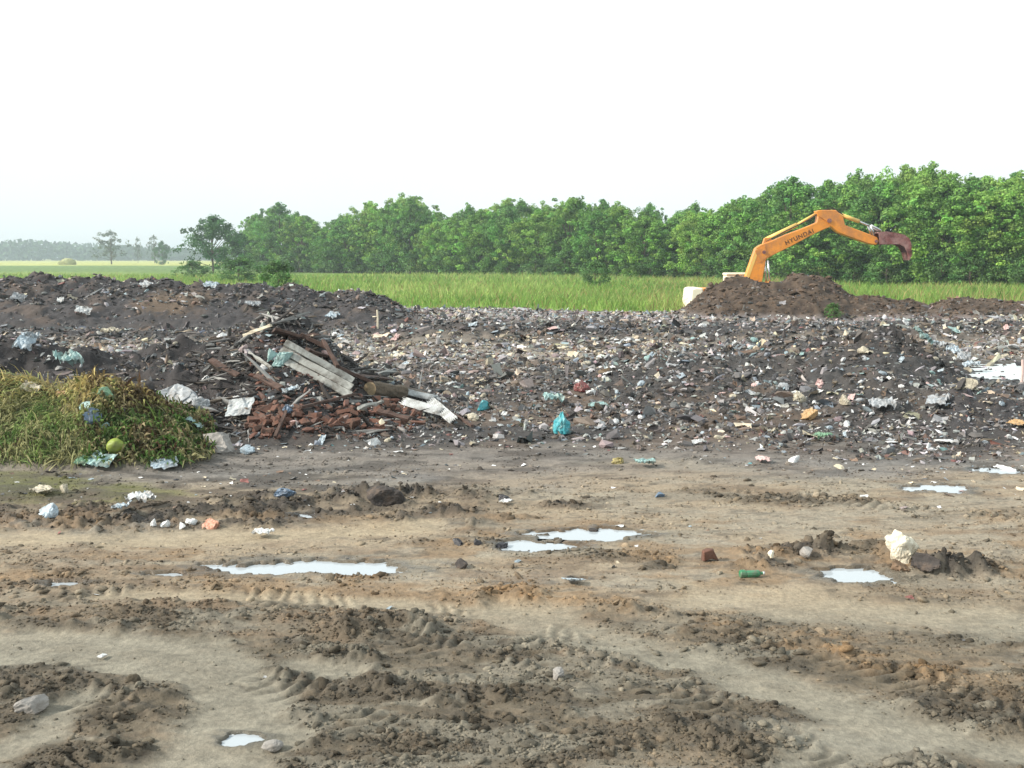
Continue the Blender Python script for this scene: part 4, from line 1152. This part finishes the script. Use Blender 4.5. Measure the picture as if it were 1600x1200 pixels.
# the broken white rock on the mud at the right, and things by it
p = hit(1418, 882)
rk = link('white_rock', chunk_mesh(12, (.46, .34, .38), 18, 4, .22), M_WROCK, loc=(p.x, p.y + .1, p.z + .09), label='large broken chunk of white plaster beside the puddle at the right', cat='rock')
rk.rotation_euler = (0, .2, .3)
place('soil_lump', chunk_mesh(14, (.24, .18, .12), 5, 3, .3), M_BLACKSOIL, 1447, 884, .02, 'dark lump of mud leaning against the big white chunk', 'mud lump')
place('soil_lump', chunk_mesh(15, (.24, .18, .13), 5, 3, .3), mat('brown_soil', (.15, .10, .065), .95, .35, 14., 1.), 1404, 889, .02, 'brown lump of mud under the left end of the big white chunk', 'mud lump')
# green bottle
def bottle(px, py, L_, label):
    prof = [(0, 0), (.4, 0), (.46, .03), (.46, .2), (.42, .26), (.46, .32), (.46, .6), (.38, .74), (.16, .86), (.15, .93)]
    n = 14; r0 = L_ * .16
    vs, fs = [], []
    for (rr, z) in prof:
        for k_ in range(n):
            t = 2 * math.pi * k_ / n
            dent = 1 - .25 * max(0, math.sin(t)) * (1 if .2 < z < .7 else 0)
            vs.append((z * L_, rr / .46 * r0 * math.cos(t), rr / .46 * r0 * math.sin(t) * dent))
    for i in range(len(prof) - 1):
        for k_ in range(n): fs.append((i * n + k_, i * n + (k_ + 1) % n, (i + 1) * n + (k_ + 1) % n, (i + 1) * n + k_))
    me = bpy.data.meshes.new('bottle'); me.from_pydata(vs, [], fs)
    p = hit(px, py)
    e = bpy.data.objects.new('plastic_bottle', None); COL.objects.link(e); e.location = (p.x - L_ / 2, p.y, p.z + r0 * .8)
    e.rotation_euler = (0, 0, .12); e['label'] = label; e['category'] = 'bottle'
    link('bottle_body', me, MT['green'], parent=e)
    rod('bottle_cap', (L_ * .92, 0, 0), (L_ * .99, 0, 0), r0 * .42, MT['white'], e)
bottle(1176, 902, .21, 'green plastic bottle lying on the mud left of the small puddle')
place('brick_fragment', box_mesh(.12, .08, .09, 3, .012, 2), M_BRICK, 1108, 876, .05, 'single red brick fragment on the mud above the green bottle', 'brick', yaw=.5)
# left foreground rubbish on the mud
bag(330, 824, 36, 20, 'orange', 'salmon coloured crumpled bag on the mud at the left', knot=False)
sheet(220, 792, 44, .3, 'white', 'white plastic scrap between the dark clods, largest on the left mud', hg=.5)
bag(80, 806, 44, 26, 'pale_blue', 'grey white crumpled bag in the dark clods near the left edge', knot=False)
sheet(66, 772, 58, .22, 'cream', 'pale cardboard strip above the grey white bag near the left edge', 'cardboard_piece', 'cardboard', hg=.3)
bag(100, 770, 16, 22, 'cream', 'small cream scrap standing at the right end of the pale cardboard strip', 'plastic_scrap', 'plastic scrap', knot=False)
sheet(192, 802, 22, .2, 'pale_blue', 'pale scrap just left of the largest white scrap on the left mud', hg=.6)
for i, (qx, qy, w) in enumerate([(240, 822, 14), (258, 822, 20), (284, 826, 16), (300, 820, 24)]):
    bag(qx, qy, w, 14, 'white', 'small white scrap in the row left of the salmon bag', 'plastic_scrap', 'plastic scrap', seed=300 + i, knot=False, group='white scraps in a row on the left mud')
sheet(410, 840, 26, .22, 'white', 'white paper scrap on the mud right of the salmon bag', 'paper_scrap', 'paper', hg=.4)
bag(448, 776, 44, 20, 'blue', 'dark blue crumpled bag among clods left of the black soil lump', knot=False)
place('soil_lump', blob('t', (1, 1, 1), None, 1).data if False else chunk_mesh(33, (.50, .36, .26), 4), M_BLACKSOIL, 600, 786, .05, 'big black lump of soil in the clod ridge left of centre', 'mud lump')
bag(785, 782, 26, 16, 'black', 'black scrap with a white edge on the mud near the centre', 'rubber_scrap', 'rubbish scrap', knot=False)
sheet(790, 788, 24, .12, 'white', 'white strip lying below the black scrap near the centre', hg=.3)
for i, (qx, qy, w, hh_) in enumerate([(745, 850, 16, 12), (783, 856, 34, 10), (716, 850, 24, 12)]):
    bag(qx, qy, w, hh_, 'black', ['round black lump left of the upper puddle', 'flat black rubber piece touching the left tip of the upper puddle', 'long dark lump farthest left of the upper puddle'][i], 'rubber_scrap', 'rubber piece', knot=False)
bag(1030, 776, 22, 10, 'blue', 'small dark blue scrap on the tan mud right of centre', 'plastic_scrap', 'plastic scrap', knot=False)
sheet(1008, 730, 34, .25, 'pale_teal', 'teal sheet scrap at the front edge of the rubbish right of centre', hg=.4)
bag(966, 724, 26, 14, 'yellow', 'dull yellow scrap left of the teal sheet scrap', 'plastic_scrap', 'plastic scrap', knot=False)
bag(1242, 722, 24, 14, 'white', 'white scrap on the grey apron below the green tinted scrap', 'plastic_scrap', 'plastic scrap', knot=False)
sheet(1192, 722, 34, .2, 'pink', 'pinkish white flat scrap left of the white scrap on the apron', hg=.25)
sheet(1570, 738, 40, .10, 'white', 'long white scrap near the right edge of the mud', hg=.25)
sheet(1350, 780, 14, .1, 'white', 'tiny white scrap on the tan mud below the narrow puddle', hg=.3)
place('pale_stone', chunk_mesh(41, (.13, .1, .09), 6), M_CONC, 872, 1060, .02, 'pale rounded stone in the dark churned mud, lower middle', 'stone')
place('grey_stone', chunk_mesh(42, (.2, .16, .1), 6), M_CONC, 50, 1108, .03, 'grey stone half sunk in the clods at the lower left', 'stone')
place('grey_stone', chunk_mesh(43, (.13, .1, .07), 6), M_CONC, 424, 1172, .02, 'flat grey stone right of the small bluish puddle', 'stone')
place('dark_clod', chunk_mesh(44, (.14, .12, .09), 6), M_BLACKSOIL, 722, 886, .03, 'pale brown lump at the right end of the long puddle', 'mud lump')
place('grey_stone', chunk_mesh(45, (.22, .14, .1), 6), M_CONC, 1262, 868, .03, 'greyish stone at the left end of the dark clod ridge', 'stone')
place('pale_stone', chunk_mesh(46, (.1, .08, .07), 6), M_WROCK, 1205, 872, .03, 'small pale stone between the red brick and the clod ridge', 'stone')
place('dark_clod', chunk_mesh(47, (.13, .1, .08), 6), M_BLACKSOIL, 930, 838, .02, 'dark clod sticking out of the upper puddle', 'mud lump')
sheet(895, 912, 34, .16, 'pale_blue', 'pale bluish scrap in the wet mud below the upper puddle', hg=.2)
sheet(362, 1160, 26, .06, 'white', 'thin white film at the small bluish puddle in the foreground', hg=.12)
sheet(160, 1030, 16, .05, 'white', 'small white film on the pale track in the lower left', hg=.2)

# centre and right of the rubbish plain
bag(878, 680, 30, 38, 'teal', 'bright teal knotted bag standing at the foot of the rubbish, centre', seed=5)
bag(755, 640, 26, 17, 'teal', 'small bright teal bag right of the white fibre sheets', seed=9, knot=False)
sheet(864, 634, 34, .4, 'pale_teal', 'pale teal crumpled sheet just above the bright teal knotted bag', hg=.6)
sheet(934, 636, 34, .25, 'pale_teal', 'pale teal flat strip right of the teal crumpled sheet', hg=.2)
bag(1264, 655, 30, 20, 'tan', 'orange tan bag near the foot of the right hand heap', knot=False)
sheet(1284, 690, 26, .3, 'mint', 'green tinted scrap at the foot of the right hand heap', hg=.5)
bag(1250, 628, 24, 20, 'cream', 'cream crumpled scrap above the orange tan bag', 'foam_chunk', 'foam chunk', knot=False)
bag(1318, 632, 20, 18, 'cream', 'cream crumpled scrap right of the one above the tan bag', 'foam_chunk', 'foam chunk', knot=False)
bag(1512, 606, 34, 20, 'cream', 'cream bag on the shoulder of the heap by the pond', knot=False)
bag(1282, 606, 16, 16, 'pink', 'pinkish scrap above the two cream scraps', 'plastic_scrap', 'plastic scrap', knot=False)
sheet(1475, 694, 36, .25, 'white', 'white flat sheet at the foot of the right hand heap', hg=.2)
bag(1450, 702, 14, 14, 'white', 'small white scrap below the left end of the white flat sheet', 'plastic_scrap', 'plastic scrap', knot=False)
sheet(1392, 694, 20, .15, 'white', 'narrow white strip left of the white flat sheet', hg=.15)
sheet(1465, 636, 34, .5, 'grey', 'grey folded sheet on the front of the heap by the pond', hg=.4)
sheet(1440, 534, 26, .6, 'pale_teal', 'pale teal sheet on the top of the right hand heap', hg=.6)
for i, (qx, qy) in enumerate([(1462, 545), (1478, 548), (1490, 556), (1505, 566), (1518, 578)]):
    sheet(qx, qy, 22, .45, ['pale_blue', 'grey'][i % 2], ['topmost', 'second highest', 'middle', 'second lowest', 'lowest'][i] + ' of the five bluish films running down the slope to the pond', hg=.6, group='bluish films on the slope by the pond')
sheet(1378, 694 - 50, 40, .4, 'grey', 'grey torn film low on the right hand heap', hg=.5)
bag(765, 572, 14, 18, 'cream', 'small upright cream scrap on the plain above the teal bags', 'foam_chunk', 'foam chunk', knot=False)
bag(1350, 553, 18, 12, 'cream', 'cream scrap high on the right hand heap', 'foam_chunk', 'foam chunk', knot=False)
bag(912, 612, 30, 20, 'red', 'dark red crumpled scrap in the middle of the plain', 'cloth_scrap', 'cloth scrap', knot=False)
bag(585, 694, 26, 14, 'white', 'white crumpled scrap on the apron below the rubble heap', 'plastic_scrap', 'plastic scrap', knot=False)
sheet(1590, 668, 30, .3, 'tan', 'rusty flat scrap at the right edge below the pond', hg=.3)

# posts
def post(px, ytop, ybot, r_, label, col=M_PWOOD, cross=False):
    p = hit(px, ybot); _, zt_ = atY(px, ytop, p.y)
    e = bpy.data.objects.new('stake', None); COL.objects.link(e); e.location = (p.x, p.y, p.z)
    e['label'] = label; e['category'] = 'stake'
    vs, fs = tube([(0, 0, -.1), (.01, 0, (zt_ - p.z) * .5), (-.005, 0, zt_ - p.z)], [r_, r_ * .95, r_ * .8], 6)
    fs += [tuple(range(len(vs) - 6, len(vs)))]
    me = bpy.data.meshes.new('pole'); me.from_pydata([tuple(map(float, v)) for v in vs], [], fs); link('pole', me, col, parent=e)
    if cross: rod('crossbar', (-.16, 0, (zt_ - p.z) * .6), (.02, 0, (zt_ - p.z) * .62), r_ * .6, col, e, 6)
post(590, 484, 512, .035, 'thin pale stake upright in the dark strip left of centre', cross=True)
xk, yk = onz(1597, 603)
post(1596, 562, 601, .035, 'pinkish stake standing in the pond at the right edge', mat('pink_stake', (.62, .46, .42), .8, .1, 9., .2))
# bush on the soil heap
pz = hit(1302, 497)
e = put_tree(BUSH, 1302, 474, pz.y, 'small yellowish weed clump on the face of the brown soil heap', name='weed_clump', cat='weeds', zb=pz.z - .1, wide=.9)
# bits on the far mound
for (qx, qy, w, c_, lb_) in [(130, 492, 26, 'white', 'long white scrap low on the face of the long mound'), (95, 474, 12, 'white', 'short white scrap left of the long white one on the mound'),
                             (112, 470, 14, 'cream', 'cream scrap above the long white one on the mound'), (330, 452, 26, 'pale_blue', 'bluish film near the top of the long mound'),
                             (228, 450, 30, 'grey', 'grey flat scrap high on the long mound'), (520, 500, 22, 'pale_blue', 'pale scrap low at the right end of the long mound'),
                             (30, 470, 24, 'grey', 'dull film on the left part of the long mound'), (395, 482, 26, 'grey', 'grey scrap low on the mound right of the brown patch')]:
    sheet(qx, qy, w, .5, c_, lb_, hg=.5)
pm = hit(368, 444)
link('soil_lump', chunk_mesh(55, (1.3, .8, .4), 5), M_BLACKSOIL, loc=(pm.x, pm.y + .6, pm.z + .28), label='black lump sitting on the crest of the long mound', cat='mud lump')

# ------------------------------------------------------------------ the rubble heap: planks, sheets, bricks, log
def beam(p, q, w, th, m, name, label, cat, lift=.05, seed=0, jit=.004, roll=0., lifts=None, parent=None):
    a_ = hit(*p); b_ = hit(*q)
    l0, l1 = lifts if lifts else (lift, lift)
    a_ = a_ + Vector((0, 0, l0)); b_ = b_ + Vector((0, 0, l1))
    d = b_ - a_; L_ = d.length
    o = link(name, box_mesh(L_, w, th, seed, jit, 6), m, loc=(a_ + b_) / 2, label=label, cat=cat)
    o.rotation_mode = 'QUATERNION'
    from mathutils import Quaternion
    o.rotation_quaternion = d.to_track_quat('X', 'Z') @ Quaternion((1, 0, 0), roll)
    return o
beam((434, 572), (548, 632), .125, .03, M_WOOD, 'plank', 'lowest of the three long grey planks sloping down the rubble heap', 'plank', .14, 1, roll=.75)
beam((440, 565), (550, 625), .125, .03, M_WOOD, 'plank', 'middle one of the three long grey planks sloping down the rubble heap', 'plank', .19, 2, roll=.75)
beam((446, 558), (552, 617), .125, .03, M_WOOD, 'plank', 'topmost of the three long grey planks sloping down the rubble heap', 'plank', .23, 3, roll=.75)
beam((470, 542), (512, 562), .07, .07, M_DWOOD, 'beam', 'dark reddish beam bending over the top of the rubble heap', 'beam', .2, 4)
beam((505, 552), (528, 592), .06, .06, M_DWOOD, 'beam', 'dark reddish beam just above the grey planks', 'beam', .2, 5)
beam((528, 590), (600, 622), .07, .06, M_DWOOD, 'beam', 'dark beam between the grey planks and the log', 'beam', .16, 6)
beam((428, 528), (466, 540), .5, .05, M_DWOOD, 'board', 'dark board lying on the top of the rubble heap', 'board', .12, 7, roll=-.2)
beam((382, 534), (424, 518), .07, .05, M_PWOOD, 'stick', 'pale stick on the left of the dark board, top of the rubble heap', 'stick', .1, 8)
beam((430, 694), (450, 648), .05, .04, M_DWOOD, 'stick', 'short dark stick over the broken bricks', 'stick', .1, 9)
beam((470, 650), (556, 628), .05, .04, M_DWOOD, 'stick', 'thin dark stick arching over the bricks below the planks', 'stick', .12, 10)
beam((690, 645), (738, 676), .05, .04, M_DWOOD, 'stick', 'dark stick right of the pale fibre sheets', 'stick', .1, 11)
for i, (p_, q_, m_, lb_) in enumerate([((400, 600), (440, 622), 'd', 'dark board end left of the lowest grey plank'), ((480, 560), (530, 575), 'd', 'dark board crossing above the grey planks'),
        ((560, 600), (612, 606), 'd', 'dark flat board behind the log'), ((385, 560), (425, 590), 'g', 'greyish stick left of the teal grey bags'), ((590, 655), (640, 668), 'd', 'dark board end below the log among the bricks'),
        ((452, 540), (500, 536), 'd', 'dark beam lying level on the peak of the rubble heap'), ((560, 652), (598, 640), 'g', 'grey stick among the bricks under the log'), ((330, 575), (372, 600), 'd', 'dark board on the slope right of the dark hollow')]):
    beam(p_, q_, .09 if m_ == 'd' else .05, .045, M_DWOOD if m_ == 'd' else M_WOOD, 'board' if m_ == 'd' else 'stick', lb_, 'board' if m_ == 'd' else 'stick', .13, 40 + i, .008, roll=.4)
def shards():
    r = np.random.default_rng(67)
    y = r.uniform(14.6, 21.5, 26000); px_ = r.uniform(300, 730, 26000); x = (px_ - 800) / FPX * y
    h_, mo, *_ = height(x, y, True)
    k = (mo['rubble'] > .04) & (mo['green'] < .05) & (r.random(len(x)) < .16)
    x, y, h_, px_ = x[k], y[k], h_[k], px_[k]; n = len(x)
    red = (y < 17.5) & (px_ > 385) & (px_ < 660) & (r.random(n) < .6)
    pick = r.random(n)
    col = np.where(red[:, None], C(.15, .07, .05), np.where((pick < .55)[:, None], C(.04, .033, .03), np.where((pick < .7)[:, None], C(.13, .10, .075), C(.24, .235, .225)))) * r.uniform(.5, 1.3, (n, 1))
    s = np.clip(np.exp(r.normal(math.log(.07), .5, n)), .03, .25)
    el = np.where(red, 1.2, np.exp(r.normal(.9, .5, n)))
    S = np.stack([s * el, s * .7 / el ** .3, s * .5], -1)
    Vv, Ff, Cv = scatter(CHUNKS, np.stack([x, y, h_ + s * .2], -1), S, rot_mats(n, .5, r), col, r)
    link('rubble_shards', np_mesh('rubble_shards', Vv, Ff, Cv, False), M_LITTER, kind='stuff')
shards()
# corrugated fibre sheets
def corrugated(p, q, w, label, seed=0, roll=.6, lift=.12):
    a_ = hit(*p) + Vector((0, 0, lift)); b_ = hit(*q) + Vector((0, 0, lift)); d = b_ - a_; L_ = d.length
    nx, ny = 9, 22
    X = np.linspace(-L_ / 2, L_ / 2, nx); Yv = np.linspace(-w / 2, w / 2, ny)
    XX, YY = np.meshgrid(X, Yv)
    r = np.random.default_rng(seed)
    XX = XX + np.where(np.abs(XX) > L_ * .45, r.normal(0, .03, XX.shape), 0)
    ZZ = .015 * np.sin(YY / w * 5 * 2 * np.pi) + .03 * (vn(XX * 4, YY * 4, seed) - .5)
    top = np.stack([XX, YY, ZZ], -1).reshape(-1, 3); n = nx * ny
    i = np.arange(n).reshape(ny, nx)
    f = np.stack([i[:-1, :-1], i[:-1, 1:], i[1:, 1:], i[1:, :-1]], -1).reshape(-1, 4)
    ring = np.concatenate([i[0, :], i[1:, -1], i[-1, -2::-1], i[-2:0:-1, 0]]); rn = np.roll(ring, -1)
    side = np.stack([rn, ring, ring + n, rn + n], -1)
    me = np_mesh('fibre_sheet', np.concatenate([top, top - [0, 0, .01]]), np.concatenate([f, f[:, ::-1] + n, side]), None, True)
    o = link('corrugated_sheet', me, M_ASB, loc=(a_ + b_) / 2, label=label, cat='roof sheet')
    o.rotation_mode = 'QUATERNION'
    from mathutils import Quaternion
    o.rotation_quaternion = d.to_track_quat('X', 'Z') @ Quaternion((1, 0, 0), roll)
corrugated((632, 622), (682, 634), .14, 'thin white fibre strip at the top of the pale sheets right of the log', 1)
corrugated((630, 638), (690, 656), .17, 'broad pale corrugated sheet below the log', 2)
corrugated((672, 636), (708, 668), .16, 'pale corrugated sheet sliding down at the right end of the rubble', 3)
sheet(376, 650, 44, .45, 'grey', 'upright grey fibre sheet left of the broken bricks', 'fibre_sheet', 'roof sheet', yaw=.2, hg=.15, m=M_ASB, lift=.1)
bag(276, 632, 84, 40, 'grey', 'big grey sack right of the green cuttings', 'sack', 'sack', knot=False)
bag(310, 640, 30, 22, 'grey', 'small grey sack at the right end of the big grey sack', 'sack', 'sack', knot=False)
sheet(300, 672, 32, .3, 'pale_teal', 'pale teal scrap between the cuttings and the flat boulder', hg=.5)
place('boulder', chunk_mesh(61, (.70, .5, .36), 6), M_CONC, 340, 702, .06, 'flat grey brown boulder at the right end of the green cuttings', 'boulder')
bag(386, 710, 32, 20, 'pale_blue', 'pale blue scrap right of the flat boulder', 'plastic_scrap', 'plastic scrap', knot=False)
sheet(258, 730, 46, .3, 'pale_blue', 'pale blue sheet on the ground before the green cuttings', hg=.2)
sheet(160, 728, 46, .3, 'pale_teal', 'greenish grey sheet on the ground below the yellow green melon', hg=.3)
sheet(130, 726, 26, .2, 'mint', 'green scrap left of the greenish grey sheet', hg=.3)
bag(440, 570, 40, 26, 'pale_teal', 'teal grey bag at the upper end of the long grey planks', knot=False)
bag(425, 562, 24, 22, 'pale_teal', 'small teal grey bag left of the one at the plank ends', knot=False)
bag(446, 650, 26, 22, 'blue', 'light blue bag on the broken bricks under the planks', knot=False)
sheet(108, 578, 40, .5, 'pale_teal', 'pale bluish film on the dark slope above the cuttings', hg=.7)
sheet(42, 548, 30, .5, 'pale_blue', 'bluish film near the left edge above the cuttings', hg=.7)
bag(348, 530, 26, 12, 'white', 'white bag on the crest left of the pale stick', knot=False)
bag(414, 578, 16, 14, 'white', 'white bag left of the teal grey bags on the rubble', knot=False)
sheet(455, 618, 26, .3, 'pale_blue', 'pale scrap under the lowest grey plank', hg=.5)
sheet(172, 525, 30, .5, 'cream', 'cream scrap on the bright litter behind the left heap', hg=.5)
# things in the green heap
bag(146, 662, 30, 30, 'blue', 'blue grey bag in the green cuttings', knot=False)
bag(132, 642, 24, 20, 'pale_teal', 'teal bag above the blue grey bag in the cuttings', knot=False)
bag(168, 622, 34, 20, 'mint', 'green bag near the top of the cuttings', knot=False)
bag(165, 670, 24, 14, 'pale_teal', 'pale teal bag right of the blue grey bag in the cuttings', knot=False)
sheet(48, 612, 34, .2, 'cream', 'cream scrap at the top left of the cuttings', hg=.4)
bag(95, 620, 20, 14, 'orange', 'pinkish orange scrap at the top of the cuttings', 'plastic_scrap', 'plastic scrap', knot=False)
pm = hit(182, 708)
blob('melon', (.22, .2, .19), M_MELON, 2, 3, .10, loc=(pm.x, pm.y - .02, pm.z + .08), label='yellow green melon at the foot of the cuttings', cat='melon')
# log
a_ = hit(578, 618) + Vector((0, 0, .1)); b_ = hit(628, 624) + Vector((0, 0, .1))
lg = bpy.data.objects.new('log', None); COL.objects.link(lg); lg.location = (a_ + b_) / 2
lg['label'] = 'short dark log with a cut end above the pale fibre sheets'; lg['category'] = 'log'
d = (b_ - a_) / 2
vs, fs = tube([-d + d * 2 * t for t in np.linspace(0, 1, 8)], [.13 + .012 * math.sin(7 * t) for t in np.linspace(0, 1, 8)], 16)
vs = [np.array(v) + rng.normal(0, .005, 3) for v in vs]
me = bpy.data.meshes.new('log_bark'); me.from_pydata([tuple(map(float, v)) for v in vs], [], fs); link('bark', me, M_LOG, parent=lg)
rod('cut_end', tuple(d * .98), tuple(d * 1.01), .122, M_LOGEND, lg, 16); rod('cut_end', tuple(-d * 1.01), tuple(-d * .98), .122, M_LOGEND, lg, 16)
# broken bricks
BR = [box_mesh(.25, .12, .065, 70 + i, .006, 2) for i in range(3)] + [box_mesh(.14, .12, .065, 80 + i, .012, 2) for i in range(4)]
for m_ in BR: m_.materials.append(M_BRICK)
rb_ = np.random.default_rng(88)
from mathutils import Quaternion, Euler
def brick_at(px, py, group, label, lift=.04):
    p = hit(px, py)
    o = link('brick', BR[rb_.integers(0, len(BR))], loc=(p.x, p.y, p.z + lift + rb_.uniform(-.05, .02)), label=label, cat='brick', group=group)
    o.rotation_euler = (rb_.normal(0, .5), rb_.normal(0, .5), rb_.uniform(0, 6.28))
for i in range(34):
    t = rb_.random()
    brick_at(rb_.uniform(392, 452), rb_.uniform(630, 680), 'broken bricks in the left cluster of the rubble', 'reddish brick in the left cluster below the light blue bag')
for i in range(52):
    qx = rb_.uniform(455, 655)
    brick_at(qx, rb_.uniform(632 + abs(qx - 560) * .05, 672), 'broken bricks under the planks and the log', 'reddish brick under the grey planks and the log')

# ------------------------------------------------------------------ scraps that can be picked out one by one
def scraps():
    r = np.random.default_rng(97)
    SM = [cloth_mesh(500 + i, 1, .75, .35, 7, .03) for i in range(8)]
    BM = []
    for i in range(6):
        v, f = ico(2); q = 1 + .5 * (fbm(v[:, 0] * 3 + i, v[:, 1] * 3 + v[:, 2] * 2, 3, i, .6) - .5)
        BM.append(np_mesh('scrap', v * q[:, None] * .5 * np.array([1, .8, .6]), f, None, False))
    cols = [('white', .34), ('cream', .16), ('grey', .16), ('pale_blue', .16), ('pink', .07), ('pale_teal', .05), ('black', .06)]
    cache = {}
    n = 0; tries = 0
    while n < 280 and tries < 3000:
        tries += 1
        px = r.uniform(0, 1600); py = 495 + 200 * r.random() ** .8
        if px < 320 and 588 < py < 745: continue
        if 1520 < px and 560 < py < 612: continue
        if 1060 < px < 1440 and py < 505: continue
        if px < 640 and py < 525: continue
        c = r.choice([q[0] for q in cols], p=[q[1] for q in cols])
        isb = r.random() < .4; vi = int(r.integers(0, 6))
        key = (c, isb, vi)
        if key not in cache:
            me = (BM if isb else SM)[vi].copy(); me.materials.clear(); me.materials.append(MT[c]); cache[key] = me
        p = hit(px, py)
        s = px_m(np.clip(np.exp(r.normal(math.log(11), .3)), 7, 22), p)
        o = link('plastic_scrap' if not isb else 'crumpled_scrap', cache[key], loc=(p.x, p.y, p.z + s * .14),
                 label={True: 'crumpled %s lump of rubbish lying on the rubbish plain', False: 'torn %s scrap lying on the rubbish plain'}[isb] % c.replace('_', ' '),
                 cat='plastic scrap', group='%s %s strewn over the rubbish plain' % (c.replace('_', ' '), 'lumps' if isb else 'torn scraps'))
        o.rotation_mode = 'QUATERNION'
        o.rotation_quaternion = slope_rot(p) @ Euler((r.normal(0, .35), r.normal(0, .35), r.uniform(0, 6.28))).to_quaternion()
        o.scale = (s, s * r.uniform(.5, 1), s * r.uniform(.6, 1))
        n += 1
scraps()

# ------------------------------------------------------------------ haze
HZ = 20.0
X0, X1, Y0, Y1, Z0 = -2600, 2600, -60, 3900, -2.3
vs = [(x, y, z) for z in (Z0, HZ) for (x, y) in ((X0, Y0), (X1, Y0), (X1, Y1), (X0, Y1))]
me = bpy.data.meshes.new('haze'); me.from_pydata(vs, [], [(0, 3, 2, 1), (4, 5, 6, 7), (0, 1, 5, 4), (1, 2, 6, 5), (2, 3, 7, 6), (3, 0, 4, 7)])
mh = bpy.data.materials.new('haze'); mh.use_nodes = True
nt = mh.node_tree; nt.nodes.clear()
out = nt.nodes.new('ShaderNodeOutputMaterial'); pv = nt.nodes.new('ShaderNodeVolumePrincipled')
pv.inputs['Color'].default_value = (.80, .93, .98, 1); pv.inputs['Density'].default_value = .0006; pv.inputs['Anisotropy'].default_value = .2
nt.links.new(pv.outputs[0], out.inputs['Volume'])
link('haze', me, mh, kind='stuff')
